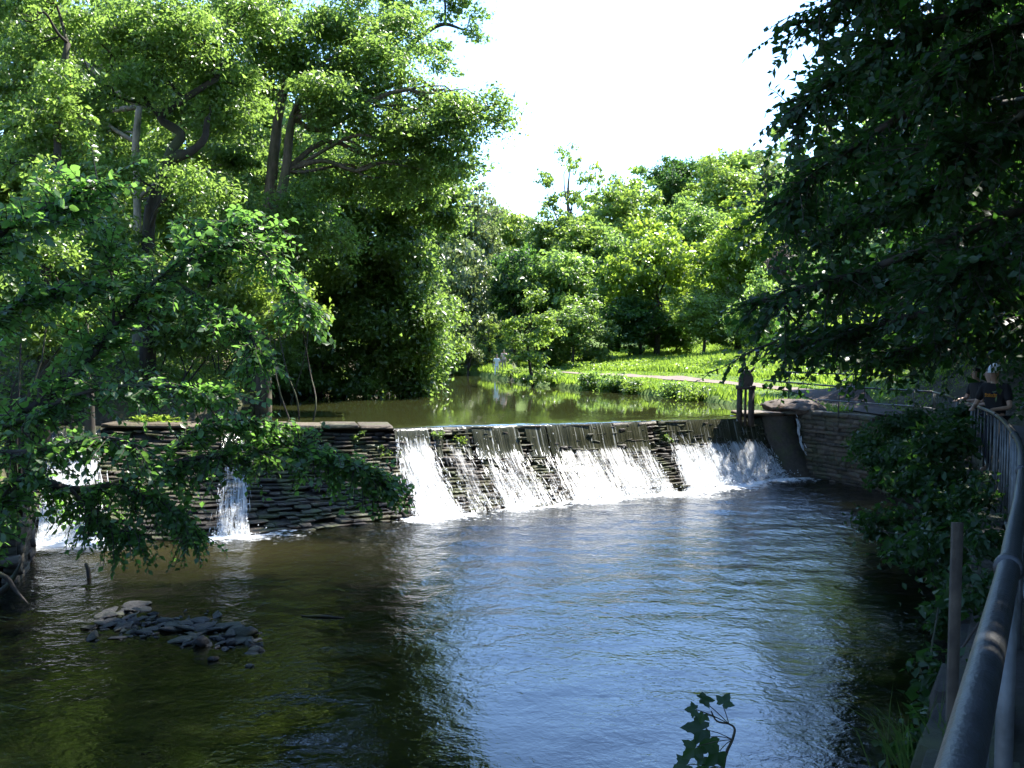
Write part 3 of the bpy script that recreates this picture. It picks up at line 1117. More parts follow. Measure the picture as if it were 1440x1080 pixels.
def make_tree(name, label, cat, stems, lobes, lmat, bmat, L=.15, dens=1.0, group=None, clump=.5, per=70, limbs=True, wl=.6, flat=.55, twig=True, lumps=True):
    """stems: [(points, radii)], lobes: [(centre, radii)]; an Empty at the foot parents trunk, limb and crown"""
    foot = np.array(stems[0][0][0], float)
    root = empty(name, foot, label, cat, group)
    spts = []
    for pts, rad in stems:
        V, fs = tube_arrays(pts, rad, 10, 4, .05)
        part('trunk', V, fs, bmat, root, True)
        pts = np.array(pts, float)
        spts.append(np.vstack([pts[0] + (pts[-1] - pts[0]) * .3, pts[1:]]))
    spts = np.vstack(spts)
    bag = Bag()
    big = len(lobes)
    more = []
    for c, rad in lobes:
        q_ = np.random.default_rng(sd())
        more.append((c, np.array(rad) * .86))
    for c, rad in lobes:
        for _ in range(4 if lumps else 0):
            dv = unit(q_.normal(size=3) + np.array([0, -.35, .1]))
            more.append((np.asarray(c) + dv * np.array(rad) * q_.uniform(.75, 1.0), np.array(rad) * q_.uniform(.32, .52) * np.array([1.1, 1.1, .8])))
    for n_l, (c, rad) in enumerate(more):
        c = np.asarray(c, float)
        area = 4.2 * (rad[0] * rad[1] + rad[0] * rad[2] + rad[1] * rad[2])
        nl = int(dens * area * 1.9 / (L * L * wl))
        p, n, t, ll = lobe_leaves(c, rad, nl, L, sd(), clump, per, flat)
        if L > .2: ll = np.minimum(ll, L * 1.3)
        if L > .2 and c[1] < 30:                     # no stray leaf hangs down into the air over the near path
            ok = np.abs((p - c) / (np.array(rad) + .25)).max(1) < 1.15
            p, n, t, ll = p[ok], n[ok], t[ok], ll[ok]
        V, T = leaf_tris(p, n, t, ll, ll * wl)
        bag.add(V, T)
        if limbs and n_l < big:
            lower = spts[spts[:, 2] < c[2] + .5]
            src = lower if len(lower) else spts
            a = src[np.argmin(np.linalg.norm(src - c, axis=1))]
            path = limb_path(a, c, sd())
            r0_ = max(.025, min(.11, .018 * np.linalg.norm(c - a) + .015))
            lb = Bag().add(*tube_arrays(path, np.linspace(r0_, r0_ * .35, len(path)), 7, 3, .05))
            if twig:
                for q in range(5):
                    e = c + unit(rng.normal(size=3)) * np.array(rad) * .85
                    s_ = path[rng.integers(2, len(path))]
                    lb.add(*tube_arrays(limb_path(s_, e, sd(), .05, 3), np.linspace(r0_ * .4, .008, 4), 5, 2))
            bag_part('limb', lb, bmat, root, True)
    bag_part('crown', bag, lmat, root)
    return root


def stem_px(pts, r0_, r1, foot=True):
    """stem from photograph points (px,py,depth); first point dropped to the ground"""
    q = [P(*p) for p in pts]
    if foot:
        b = q[0].copy()
        b[:2] = b[:2]
        z = hz(b[0], b[1]) - .15
        if z < b[2] - .2:
            q = [np.array([b[0] - .0, b[1], z])] + q
    rad = np.linspace(r0_, r1, len(q)); rad[0] *= 1.25
    return q, rad


def lob(*rows):
    return [lobe_px(*r) for r in rows]


# --- left bank wood
make_tree('sycamore_tree', 'large sunlit leafy tree with twin trunks leaning over the pond', 'tree',
          [stem_px([(366, 430, 36.6), (374, 330, 36.5), (384, 230, 36.5), (394, 150, 36.5), (420, 60, 37)], .30, .14),
           stem_px([(372, 425, 36.2), (385, 330, 36), (402, 240, 36), (412, 165, 36), (450, 90, 36)], .26, .12)],
          lob((425, 60, 37, 70, 50), (520, 110, 37, 75, 55), (600, 150, 37, 65, 45), (655, 175, 37, 48, 42), (560, 205, 37, 75, 45), (470, 165, 36, 60, 40),
              (650, 235, 37.5, 38, 24), (360, 100, 37, 55, 50), (702, 145, 37, 17, 17), (480, 30, 37, 70, 45), (700, 175, 37, 14, 25), (450, 240, 37.5, 60, 40), (520, 250, 38, 60, 40), (590, 240, 37.5, 55, 38), (350, 40, 37, 60, 45), (440, 110, 36.5, 60, 45), (560, 60, 38, 60, 40), (330, 300, 34, 50, 40), (420, 290, 35, 40, 34), (470, 330, 35, 45, 40), (360, 20, 35, 60, 40), (455, 130, 34.5, 40, 30)),
          L_SYC, BARK, .15, .9, clump=.6)
make_tree('overhanging_tree', 'dense dark tree whose lower boughs trail in the pond', 'tree',
          [stem_px([(540, 500, 48.5), (545, 400, 48.5), (550, 320, 48)], .30, .14)],
          lob((520, 290, 44, 75, 45), (585, 265, 44, 55, 45), (560, 370, 45, 75, 50), (515, 440, 45, 65, 55), (590, 450, 46, 45, 55), (545, 515, 46, 55, 34),
              (470, 360, 43, 45, 55), (625, 300, 46, 26, 36), (640, 268, 46, 18, 18), (500, 380, 46, 70, 60), (560, 310, 46, 60, 45), (560, 440, 45.5, 60, 50), (470, 300, 45, 50, 50), (600, 500, 47, 30, 40), (480, 500, 45, 40, 35), (590, 525, 47, 30, 22), (430, 525, 44.5, 50, 30), (500, 540, 45.5, 55, 22), (575, 542, 47, 40, 16), (390, 510, 43, 40, 40), (440, 470, 46, 50, 45)),
          L_DENSE, BARK_DARK, .22, 1.5, clump=.6)
make_tree('high_branched_tree', 'tall tree behind with a bare curling bough against white sky', 'tree',
          [stem_px([(548, 460, 49), (552, 300, 49), (560, 130, 48), (575, 70, 47), (600, 45, 46), (625, 34, 46), (652, 42, 46)], .3, .05)],
          lob((640, 12, 46, 40, 22), (565, 15, 46, 55, 40), (668, 48, 46, 18, 16), (600, -40, 46, 80, 35), (610, 75, 46, 35, 30), (672, 20, 46, 14, 14)),
          L_SYC, BARK_DARK, .18, .55, clump=.4)
make_tree('crooked_tree', 'tree with a dark crooked forked trunk deep in the left wood', 'tree',
          [stem_px([(208, 330, 31), (222, 265, 31), (240, 215, 31), (254, 188, 31), (226, 166, 31), (258, 140, 31), (305, 110, 31)], .21, .09),
           stem_px([(243, 222, 31.0), (268, 213, 31), (287, 195, 31), (292, 165, 31)], .15, .09, False)],
          lob((200, 95, 31, 75, 50), (300, 70, 31.5, 65, 50), (300, 165, 32, 50, 38), (130, 50, 31, 75, 50), (240, 25, 31, 75, 45), (335, 130, 32.5, 50, 40), (330, 10, 32, 60, 40), (165, 250, 29.5, 45, 38), (270, 275, 29, 45, 36), (215, 120, 29.5, 40, 30), (120, 130, 29, 50, 40), (265, 60, 29.5, 60, 36)),
          L_SYC, BARK_DARK, .135, .85, clump=.5)
make_tree('pale_trunk_tree', 'slim tree with a pale sunlit trunk behind the crooked one', 'tree',
          [stem_px([(194, 400, 35), (193, 280, 35), (191, 200, 35), (196, 150, 35)], .16, .11)],
          lob((160, 185, 36, 42, 40), (215, 130, 36, 45, 45), (110, 100, 36, 60, 50), (20, 120, 36, 55, 50), (270, 110, 37, 55, 50), (60, 200, 36, 60, 45), (100, 340, 37, 60, 50), (300, 180, 37, 50, 50), (180, 40, 37, 70, 50), (330, 255, 37, 55, 45), (250, 300, 37, 50, 40), (130, 270, 37, 50, 50), (40, 30, 36, 60, 50)),
          L_DENSE, BARK_PALE, .16, .8, clump=.4)
make_tree('ivy_trunk_tree', 'tree with a straight dark trunk nearest the left edge', 'tree',
          [stem_px([(62, 420, 27), (72, 330, 27), (80, 230, 27), (82, 150, 27), (95, 60, 27)], .15, .08)],
          lob((35, 165, 27, 60, 35), (50, 70, 27.5, 65, 45), (105, 165, 27, 50, 28), (15, 230, 27, 50, 35), (60, 0, 28, 80, 40), (115, 250, 28, 40, 35), (85, 110, 25.5, 40, 26), (80, 270, 25.5, 45, 36), (20, 20, 25.5, 60, 40)),
          L_SYC, BARK_DARK, .14, .7, clump=.34)


def shrub(name, label, lobes, mat, L=.14, dens=.9, clump=.4, cat='shrub', group=None, wl=.6, bm=None, root=None):
    cs = np.array([c for c, r in lobes])
    c = cs[np.argmin(cs[:, 2])]
    z = hz(c[0], c[1])
    foot = np.array([c[0], c[1], min(z, c[2] - .1)]) if root is None else np.array(root, float)
    stems = []
    for k in range(3):
        e = cs[k % len(cs)] + rng.normal(0, .15, 3)
        stems.append((limb_path(foot + rng.normal(0, .06, 3) * np.array([1, 1, 0]), e, sd(), .05, 3), np.linspace(.03, .015, 4) if root is None else np.linspace(.012, .006, 4)))
    return make_tree(name, label, cat, stems, lobes, mat, bm or BARK_DARK, L, dens, group, clump, 60, False, wl)


UND = 'undergrowth shrubs on the left bank'
shrub('shrub', 'leafy shrub at the left edge under the straight trunk', lob((50, 330, 26, 75, 50), (30, 410, 25, 60, 45)), L_SYC, .14, 1.0, group=UND)
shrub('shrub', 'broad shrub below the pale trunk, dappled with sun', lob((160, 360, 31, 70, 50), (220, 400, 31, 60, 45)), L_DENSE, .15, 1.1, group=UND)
shrub('shrub', 'shrub with bright leaf tips hanging left of the dark hollow', lob((400, 430, 31, 48, 38), (350, 390, 31.5, 50, 45), (425, 450, 31, 28, 18)), L_LIGHT, .15, 1.1, group=UND)
shrub('shrub', 'low shrub in the middle of the left bank above the ferns', lob((300, 440, 32, 60, 42), (250, 470, 31, 55, 36)), L_DENSE, .15, 1.1, group=UND)
shrub('shrub', 'shrub behind the bare soil at far left of the weir', lob((60, 480, 27, 65, 42), (130, 460, 29, 55, 42)), L_SYC, .14, 1.0, group=UND)
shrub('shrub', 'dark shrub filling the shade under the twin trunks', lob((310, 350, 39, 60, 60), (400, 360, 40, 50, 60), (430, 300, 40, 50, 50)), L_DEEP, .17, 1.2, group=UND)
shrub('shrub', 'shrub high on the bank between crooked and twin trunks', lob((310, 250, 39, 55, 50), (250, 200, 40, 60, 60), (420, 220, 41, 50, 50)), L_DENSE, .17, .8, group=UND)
# small trunks by the weir end
for x0, y0, x1, y1, d, lb in ((126, 596, 124, 515, 26.5, 'dark slim stem standing on the bare soil beside the left weir end'),
                              (101, 594, 99, 540, 26.5, 'thin sapling stem left of the dark slim stem')):
    a = P(x0, y0, d); b = P(x1, y1, d)
    make_tree('sapling', lb, 'sapling', [(np.array([[a[0], a[1], hz(a[0], a[1]) - .1], a, b, P(x1 - 3, y1 - 60, d)]), np.array([.16, .13, .11, .06]) * (1 if d == 26.5 and x0 == 126 else .4))],
              lob((x1 - 3, y1 - 75, d, 28, 22)), L_SYC, BARK_DARK, .13, .5, clump=.3)

print('left wood done')

make_tree('unseen_shade_tree', 'very tall unseen tree added on the left bank to shade the near pool', 'tree',
          [(np.array([[-15.5, 24, hz(-15.5, 24) - .2], [-15, 24, 9], [-13.5, 24.5, 15], [-9, 25, 19]]), np.array([.5, .42, .34, .2]))],
          [(np.array([-12.5, 24, 18]), (4, 4, 2.6)), (np.array([-7.5, 23, 19.5]), (4.2, 4, 2.4)), (np.array([-3.2, 24.5, 20.5]), (3.6, 3.6, 2.2)), (np.array([-.2, 27.5, 20.5]), (3.2, 3.4, 2.0)), (np.array([-10, 28, 22]), (4, 4, 2.6)), (np.array([-1, 20.5, 18.5]), (2.6, 2.6, 1.3)), (np.array([-3.4, 18.6, 18.3]), (2.6, 2.4, 1.3)), (np.array([-5.4, 21.4, 19.0]), (2.6, 2.4, 1.4)), (np.array([1.0, 23.2, 19.5]), (2.0, 2.0, 1.2))],
          L_DENSE, BARK_DARK, .3, .9, clump=.7)  # unseen tree, added to shade the pool, rocks and near boughs

# --- near tree on the left: boughs reaching across the frame
LEAF_V = None


def ovate(nl=6, tooth=0.0):
    """one leaf, base at origin, tip at +y, unit length, slightly cupped"""
    ys_ = np.array([0, .12, .35, .62, .85, 1.0]); ws = np.array([0, .22, .33, .27, .12, 0])
    V = [(0, ys_[0], 0)]
    for y, w in zip(ys_[1:-1], ws[1:-1]):
        z = -.10 * (y - .3) ** 2
        V += [(-w, y, z + .10 * w), (0, y, z - .02), (w, y, z + .10 * w)]
    V.append((0, 1, -.10))
    T = [(0, 2, 1), (0, 3, 2)]
    for r_w in range(3):
        a = 1 + r_w * 3; b = a + 3
        T += [(a, a + 1, b + 1), (a, b + 1, b), (a + 1, a + 2, b + 2), (a + 1, b + 2, b + 1)]
    T += [(10, 11, 13), (11, 12, 13)]
    return np.array(V, float), np.array(T)


OV_V, OV_T = ovate()


def place_leaves(root, base, t, n, L, mat, own=300, name='leaf'):
    """the leaves that show largest are parts; the rest join as one part"""
    loc = np.array(root.location)
    s = unit(np.cross(t, n)); n = unit(np.cross(s, t))
    M = np.stack([s, t, n], 2) * L[:, None, None]
    q = base - CAM
    dep = q @ f_
    px = 720 + F * (q @ r_) / dep; py = 540 - F * (q @ u_) / dep
    vis = (px > -20) & (px < 1460) & (py > -20) & (py < 1100)
    score = np.where(vis, L / dep * np.abs(np.einsum('ij,ij->i', n, unit(q))), 0) * rng.uniform(.7, 1.3, len(L))
    order = np.argsort(-score)
    me = mesh(name, OV_V, OV_T)
    me.materials.append(mat)
    for i_ in order[:own]:
        o = bpy.data.objects.new(name, me)
        COL.objects.link(o); o.parent = root
        A = np.eye(4); A[:3, :3] = M[i_]; A[:3, 3] = base[i_] - loc
        o.matrix_basis = Matrix(A.tolist())
    rest = order[own:]
    if len(rest):
        SV = np.array([(0, 0, 0), (-.32, .45, .03), (0, .42, -.03), (.32, .45, .03), (0, 1, -.09)])
        ST = np.array([(0, 4, 1), (0, 3, 4)])
        V = np.einsum('nij,kj->nki', M[rest], SV) + base[rest][:, None, :]
        T = np.arange(len(rest))[:, None, None] * len(SV) + ST[None]
        part('foliage', V.reshape(-1, 3), T.reshape(-1, 3), mat, root, kind='stuff')


def sprays(path, n_tw, ln, L, seed, spread=1.0, down=.15, start=.15, side=None):
    """leafy twigs set along a bough; returns leaf arrays and twig tubes"""
    k = np.random.default_rng(seed)
    path = np.asarray(path, float)
    d = np.r_[0, np.cumsum(np.linalg.norm(np.diff(path, axis=0), axis=1))]
    B, T, N, Ls, tubes = [], [], [], [], []
    for _ in range(n_tw):
        s = d[-1] * (start + (1 - start) * k.random() ** .8)
        p = np.array([np.interp(s, d, path[:, c]) for c in range(3)])
        tg = np.array([np.interp(min(s + .1, d[-1]), d, path[:, c]) - np.interp(max(s - .1, 0), d, path[:, c]) for c in range(3)])
        tg /= np.linalg.norm(tg) + 1e-9
        dr = unit(tg * .6 + k.normal(size=3) * np.array([.8, .8, .45]) * spread + np.array([0, 0, -down]))
        l_ = ln * k.uniform(.5, 1.3)
        m_ = 5
        tt = np.linspace(0, 1, m_)
        tw = p + dr * l_ * tt[:, None] + np.array([0, 0, -1]) * (down * l_ * tt ** 2)[:, None] + k.normal(0, .02 * l_, (m_, 3)) * tt[:, None]
        tubes.append((tw, np.linspace(.011, .003, m_)))
        plane = unit(np.array([0, 0, 1.0]) + k.normal(size=3) * .5)
        nl = int(l_ / (L * .42)) + 2
        for q in range(nl):
            u = .12 + .88 * q / nl
            b = np.array([np.interp(u, tt, tw[:, c]) for c in range(3)])
            sg = 1 if q % 2 else -1
            sdv = np.cross(plane, dr); sdv /= np.linalg.norm(sdv) + 1e-9
            B.append(b); T.append(unit(dr * .55 + sdv * sg * .8 + k.normal(size=3) * .25 + np.array([0, 0, -.25])))
            N.append(unit(plane + k.normal(size=3) * .55)); Ls.append(L * k.uniform(.55, 1.2))
    return np.array(B), np.array(T), np.array(N), np.array(Ls), tubes


def bough_tree(name, label, cat, trunk, trad, boughs, mat, bmat, own=300):
    """boughs: (points, r0, r1, twigs, twig length, leaf length, down)"""
    root = empty(name, trunk[0], label, cat)
    part('trunk', *tube_arrays(trunk, trad, 12, 4, .05), bmat, root, True)
    Bs, Ts, Ns, Ls = [], [], [], []
    for pts, a, b, n_tw, ln, L, dn in boughs:
        bag = Bag().add(*tube_arrays(pts, np.linspace(a, b, len(pts)), 8, 4, .06))
        pth = np.array(pts)
        x = sprays(pth, n_tw, ln, L, sd(), 1.0, dn)
        Bs.append(x[0]); Ts.append(x[1]); Ns.append(x[2]); Ls.append(x[3])
        for tw, rr in x[4]:
            bag.add(*tube_arrays(tw, rr, 4, 1, 0, False))
        bag_part('bough', bag, bmat, root, True)
    B, T, N, L = map(np.concatenate, (Bs, Ts, Ns, Ls))
    print(name, 'leaves', len(L))
    place_leaves(root, B, T, N, L, mat, own)
    return root


def pl(rows, d0, d1=None):
    d1 = d0 if d1 is None else d1
    n_ = len(rows)
    return [P(x, y, d0 + (d1 - d0) * k / max(1, n_ - 1)) for k, (x, y) in enumerate(rows)]


tr0 = np.array([-8.9, 13.2, 0]); tr0[2] = hz(tr0[0], tr0[1]) - .2
bough_tree('overhanging_elm', 'near tree on the left whose leafy boughs hang across the weir', 'tree',
           [tr0, tr0 + (.1, 0, 1.6), tr0 + (.3, .1, 3.2), tr0 + (.5, .2, 6), tr0 + (.9, .2, 9)], [.30, .24, .2, .15, .07],
           [(pl([(-160, 760), (-60, 720), (40, 678), (100, 688), (160, 680), (225, 655), (300, 640), (380, 635)], 13, 13.5), .085, .014, 230, .55, .11, .3),
            (pl([(-170, 640), (-40, 600), (40, 575), (85, 545), (130, 500), (175, 440), (230, 385), (300, 352), (345, 338)], 13, 14), .075, .010, 210, .6, .13, .10),
            (pl([(-60, 612), (20, 595), (90, 562), (165, 543), (250, 545), (330, 555)], 13, 13), .05, .008, 150, .5, .11, .2),
            (pl([(160, 680), (210, 700), (250, 715), (270, 745)], 13.2, 13.2), .025, .006, 110, .4, .10, .4),
            (pl([(300, 640), (360, 625), (430, 630), (500, 650), (540, 680)], 13.5, 14.5), .03, .006, 210, .5, .115, .25),
            (pl([(-140, 470), (0, 330), (70, 290), (130, 262), (150, 262)], 12.5, 13), .05, .008, 150, .6, .13, .1),
            (pl([(160, 470), (158, 400), (148, 350), (110, 300)], 13.6, 13.6), .022, .006, 70, .5, .12, .1),
            (pl([(230, 385), (300, 430), (350, 470), (368, 500)], 13.7, 13.5), .02, .005, 100, .5, .12, .3),
            (pl([(-140, 660), (-40, 640), (60, 632), (150, 615), (200, 630)], 12.5, 12.5), .04, .008, 130, .5, .105, .3),
            (pl([(-130, 800), (-40, 760), (10, 690), (40, 660)], 12, 12.5), .04, .008, 90, .5, .105, .3),
            (pl([(-140, 560), (-40, 470), (40, 420), (110, 400), (160, 400)], 13, 13.5), .045, .008, 120, .55, .125, .12),
            (pl([(225, 655), (280, 600), (340, 590), (400, 600)], 13.5, 14), .025, .006, 110, .45, .11, .25),
            (pl([(100, 688), (130, 720), (160, 745), (200, 750)], 13, 13), .025, .006, 90, .4, .10, .35),
            (pl([(230, 385), (270, 330), (330, 310), (390, 330)], 14, 14.5), .02, .005, 90, .5, .125, .15),
            (pl([(345, 338), (385, 370), (420, 420), (440, 440)], 14, 14.3), .015, .005, 70, .45, .12, .25),
            ], L_NEAR, BARK_DARK)

# --- right bank: the near tree over the path, and dark trees behind it
t1 = np.array([9.8, 12.5, 0]); t1[2] = hz(t1[0], t1[1]) - .2
bough_tree('overhanging_lime', 'big shaded tree on the right whose boughs sweep down toward the sluice', 'tree',
           [t1, t1 + (-.1, 0, 3), t1 + (-.3, .1, 6), t1 + (-.6, .2, 9), t1 + (-.8, .3, 13)], [.42, .34, .28, .2, .08],
           [(pl([(1560, 250), (1420, 300), (1300, 350), (1200, 385), (1120, 405), (1065, 425)], 13, 14.5), .09, .01, 130, .8, .14, .25),
            (pl([(1560, 330), (1420, 400), (1300, 440), (1210, 460), (1150, 475), (1105, 482)], 13, 15), .08, .01, 130, .8, .14, .25),
            (pl([(1540, 40), (1400, 90), (1290, 150), (1210, 200), (1140, 250), (1100, 290)], 13, 14), .09, .01, 150, .85, .14, .25),
            (pl([(1540, -60), (1400, 0), (1290, 40), (1210, 90), (1150, 130), (1115, 160)], 13, 14), .08, .01, 150, .8, .14, .25),
            (pl([(1540, -160), (1400, -100), (1290, -50), (1200, -10), (1150, 15), (1130, 30)], 13, 14), .08, .01, 130, .75, .14, .3),
            (pl([(1560, 420), (1450, 440), (1360, 470), (1300, 485), (1240, 500)], 13.5, 15), .07, .01, 100, .75, .13, .2),
            (pl([(1500, 200), (1400, 230), (1300, 270), (1200, 310), (1130, 335)], 13.5, 15.5), .07, .01, 120, .85, .14, .25),
            (pl([(1500, 120), (1440, 160), (1380, 200), (1300, 210)], 12, 12.5), .06, .01, 90, .8, .14, .25),
            (pl([(1500, 0), (1440, 30), (1370, 60), (1320, 100)], 12, 12.5), .06, .01, 90, .8, .14, .25),
            (pl([(1520, 300), (1440, 330), (1370, 370), (1300, 400)], 12, 12.5), .06, .01, 90, .8, .14, .25),
            (pl([(1130, 455), (1090, 480), (1060, 492), (1020, 515), (995, 525)], 14.5, 15), .015, .004, 6, .45, .13, .3),
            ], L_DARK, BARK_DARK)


def bank_tree(label, x, y, h, lobes, mat, L=.2, dens=.8, r=.3, bm=None, name='bank_tree', group=None):
    z = hz(x, y)
    st = [(np.array([[x, y, z - .2], [x + .1, y, z + h * .35], [x - .1, y + .1, z + h * .65], [x, y, z + h * .9]]), np.array([r * 1.25, r, r * .75, r * .35]))]
    return make_tree(name, label, 'tree', st, lobes, mat, bm or BARK_DARK, L, dens, group, .55, 70)


def globes(x, y, rows):
    return [(np.array([x + a, y + b, c]), r) for a, b, c, r in rows]


bank_tree('dark tree on the slope right behind the person in the cap', 14.0, 20.0, 14,
          globes(14, 20, [(0, 0, 14, (3.6, 3.6, 2.8)), (-2, -1, 10.5, (2.8, 2.8, 2.2)), (1.5, 1, 10, (3, 3, 2.4)), (-1.2, 1, 7.4, (2.6, 2.4, 1.6)), (.5, -2, 8, (2.6, 2.2, 1.8)), (1.2, 0, 5.6, (2.4, 2.2, 1.3)), (-6, -2, 14.6, (2.6, 2.6, 1.4)), (-7.6, -3.6, 13, (2.2, 2.2, 1.1)), (-8.6, -2, 13.6, (2, 2, 1.1)), (-5, 3, 15.4, (2.6, 2.6, 1.4)), (-7, 2, 14.4, (2.2, 2.2, 1.1)), (-4, 7, 16, (2.4, 2.4, 1.3)), (-5.5, 6, 15, (2, 2, 1.1)), (-9.4, 3, 19.2, (1.9, 1.9, 1.0)), (-7.6, 4.6, 19.8, (1.9, 1.9, 1.0)), (-9, 5.6, 20.2, (1.8, 1.8, 1.0)), (-7, -1.4, 18.6, (2.2, 2.2, 1.2)), (-8.2, .6, 18.8, (1.9, 1.9, 1))]), L_DARK, .28, .85)  # outlying high lobes are added out of view to shade boughs and rocks
bank_tree('tall dark tree rising over the corner of the railing', 16.5, 29.0, 17,
          globes(16.5, 29, [(0, 0, 16, (4, 4, 3)), (-2.5, -1, 12.5, (3, 3, 2.4)), (-1.2, 0, 9, (3.2, 3, 2)), (2, 0, 12, (3.2, 3, 2.4)), (-2.0, -1, 6.4, (2.4, 2.2, 1.4)), (1, -1, 6.5, (2.6, 2.4, 1.6)), (-4, -1, 10.3, (2, 2, 1.6)), (-3, 2, 12, (2.4, 2.4, 1.6)), (-12.6, 4.4, 20.6, (2.0, 1.9, 1.1)), (-10.6, 5.2, 21, (2.0, 1.8, 1.1)), (-11.4, 6.4, 21.4, (1.7, 1.6, 1.0)), (-6, 3, 20, (2.4, 2.4, 1.4))] ) + lob((1205, 110, 23, 60, 75), (1185, 215, 23, 62, 62), (1265, 40, 22, 70, 60), (1300, 150, 22, 80, 70), (1390, 80, 21, 80, 80), (1390, 220, 21, 80, 70), (1165, 320, 25, 66, 52), (1260, 290, 23, 80, 60), (1350, 340, 21, 80, 60), (1180, 410, 27, 70, 46), (1270, 400, 24, 80, 52), (1370, 430, 20, 80, 50), (1150, 470, 29, 60, 30), (1250, 485, 28, 70, 30), (1420, 330, 19, 60, 70), (1225, -40, 23, 90, 60), (1185, 512, 31, 46, 18), (1290, 500, 27, 60, 24), (1385, 490, 20, 60, 28)), L_DARK, .28, .85)  # highest far-left lobes are added out of view to shade the weir
bank_tree('dark tree leaning toward the sluice from the right bank', 19.0, 39.0, 15,
          globes(19.0, 39, [(0, 0, 14.5, (3.6, 3.6, 2.8)), (-2.2, -1, 11.6, (2.8, 2.8, 2.2)), (-2.6, -.5, 8.4, (2.4, 2.4, 1.8)), (1, 0, 9, (3.4, 3, 2.4)), (-1.5, -1, 5.8, (2.0, 2, 1.2)), (-3.8, -1, 13, (1.7, 1.7, 1.4))]), L_DEEP, .28, .8)
bank_tree('dark tree at the right edge above the near path', 12.2, 8.0, 12,
          globes(12.2, 8, [(-2, 1, 10, (3.4, 3, 2.4)), (-3.6, 1, 7.6, (2.2, 2.6, 1.6)), (0, 2, 7.5, (2.6, 2.6, 2)), (-4.5, -1, 11, (3, 3, 2)), (-1.5, 3, 5.4, (1.8, 2, 1.1)), (-6.5, -3, 10.5, (3, 3, 1.8))]), L_DARK, .21, .6)
bank_tree('unseen tree added behind the camera path to keep the near bank in shade', 9.0, -2.5, 12,
          globes(9, -2.5, [(-2, 0, 11, (4, 3.4, 2.6)), (-5, 0, 10, (3.4, 3, 2)), (-3.5, 4, 11.5, (3.2, 3, 2))]), L_DARK, .24, .8)  # out of view, added to darken the near bank
bank_tree('unseen spreading tree added over the near path to shade wall and sapling', 11.5, 11.5, 13,
          globes(11.5, 11.5, [(-1, 0, 12, (4, 4, 2.4)), (-4.5, -1, 11, (3.2, 3.4, 1.8)), (-5.5, -4, 10, (2.8, 3, 1.6)), (-3, 4, 12.5, (3.4, 3.4, 2)), (-6, 3, 13, (2.6, 3, 1.6)), (-1.5, -4.5, 9.5, (3, 3, 2)), (-9, -6, 8.9, (1.8, 1.8, .8)), (-8, -3.5, 9.6, (2, 2, .9)), (-7, -1, 10.4, (2, 2.2, 1)), (-5.6, 1.8, 11, (2.2, 2.2, 1)), (-6.5, -7, 8.6, (2, 2.2, 1)), (-6.2, -3.2, 9.0, (2, 2, .9))]), L_DARK, .22, .75)  # canopy shaped out of view to throw shade on the near wall
bank_tree('slim dark tree between the far corner and the sloping meadow', 20.5, 47.0, 16,
          globes(20.5, 47, [(0, 0, 14.5, (4, 4, 3)), (-3, -1, 11, (3, 3, 2.4)), (-2.6, 0, 7.5, (3, 2.8, 2)), (2, 0, 9, (3.4, 3, 2.6)), (-1, -1, 5, (2.6, 2.4, 1.4))]), L_DEEP, .28, .8)
SHB = 'shaded shrubs on the embankment wall'
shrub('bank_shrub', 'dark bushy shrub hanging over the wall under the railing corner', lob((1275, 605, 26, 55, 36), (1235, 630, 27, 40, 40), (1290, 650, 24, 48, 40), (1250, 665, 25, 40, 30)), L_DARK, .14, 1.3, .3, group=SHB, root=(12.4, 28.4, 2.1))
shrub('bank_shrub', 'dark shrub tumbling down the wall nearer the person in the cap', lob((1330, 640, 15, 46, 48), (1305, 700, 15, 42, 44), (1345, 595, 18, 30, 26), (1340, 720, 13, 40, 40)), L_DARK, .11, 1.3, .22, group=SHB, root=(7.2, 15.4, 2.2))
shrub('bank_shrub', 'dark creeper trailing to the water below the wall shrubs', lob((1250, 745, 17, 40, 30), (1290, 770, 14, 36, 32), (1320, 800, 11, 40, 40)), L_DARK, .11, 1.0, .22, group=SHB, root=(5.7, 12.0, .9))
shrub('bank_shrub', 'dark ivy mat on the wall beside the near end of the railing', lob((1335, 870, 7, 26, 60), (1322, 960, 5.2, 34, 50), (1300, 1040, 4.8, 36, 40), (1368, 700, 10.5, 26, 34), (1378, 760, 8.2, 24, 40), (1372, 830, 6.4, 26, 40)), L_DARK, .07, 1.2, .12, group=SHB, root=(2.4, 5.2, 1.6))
print('right bank done')

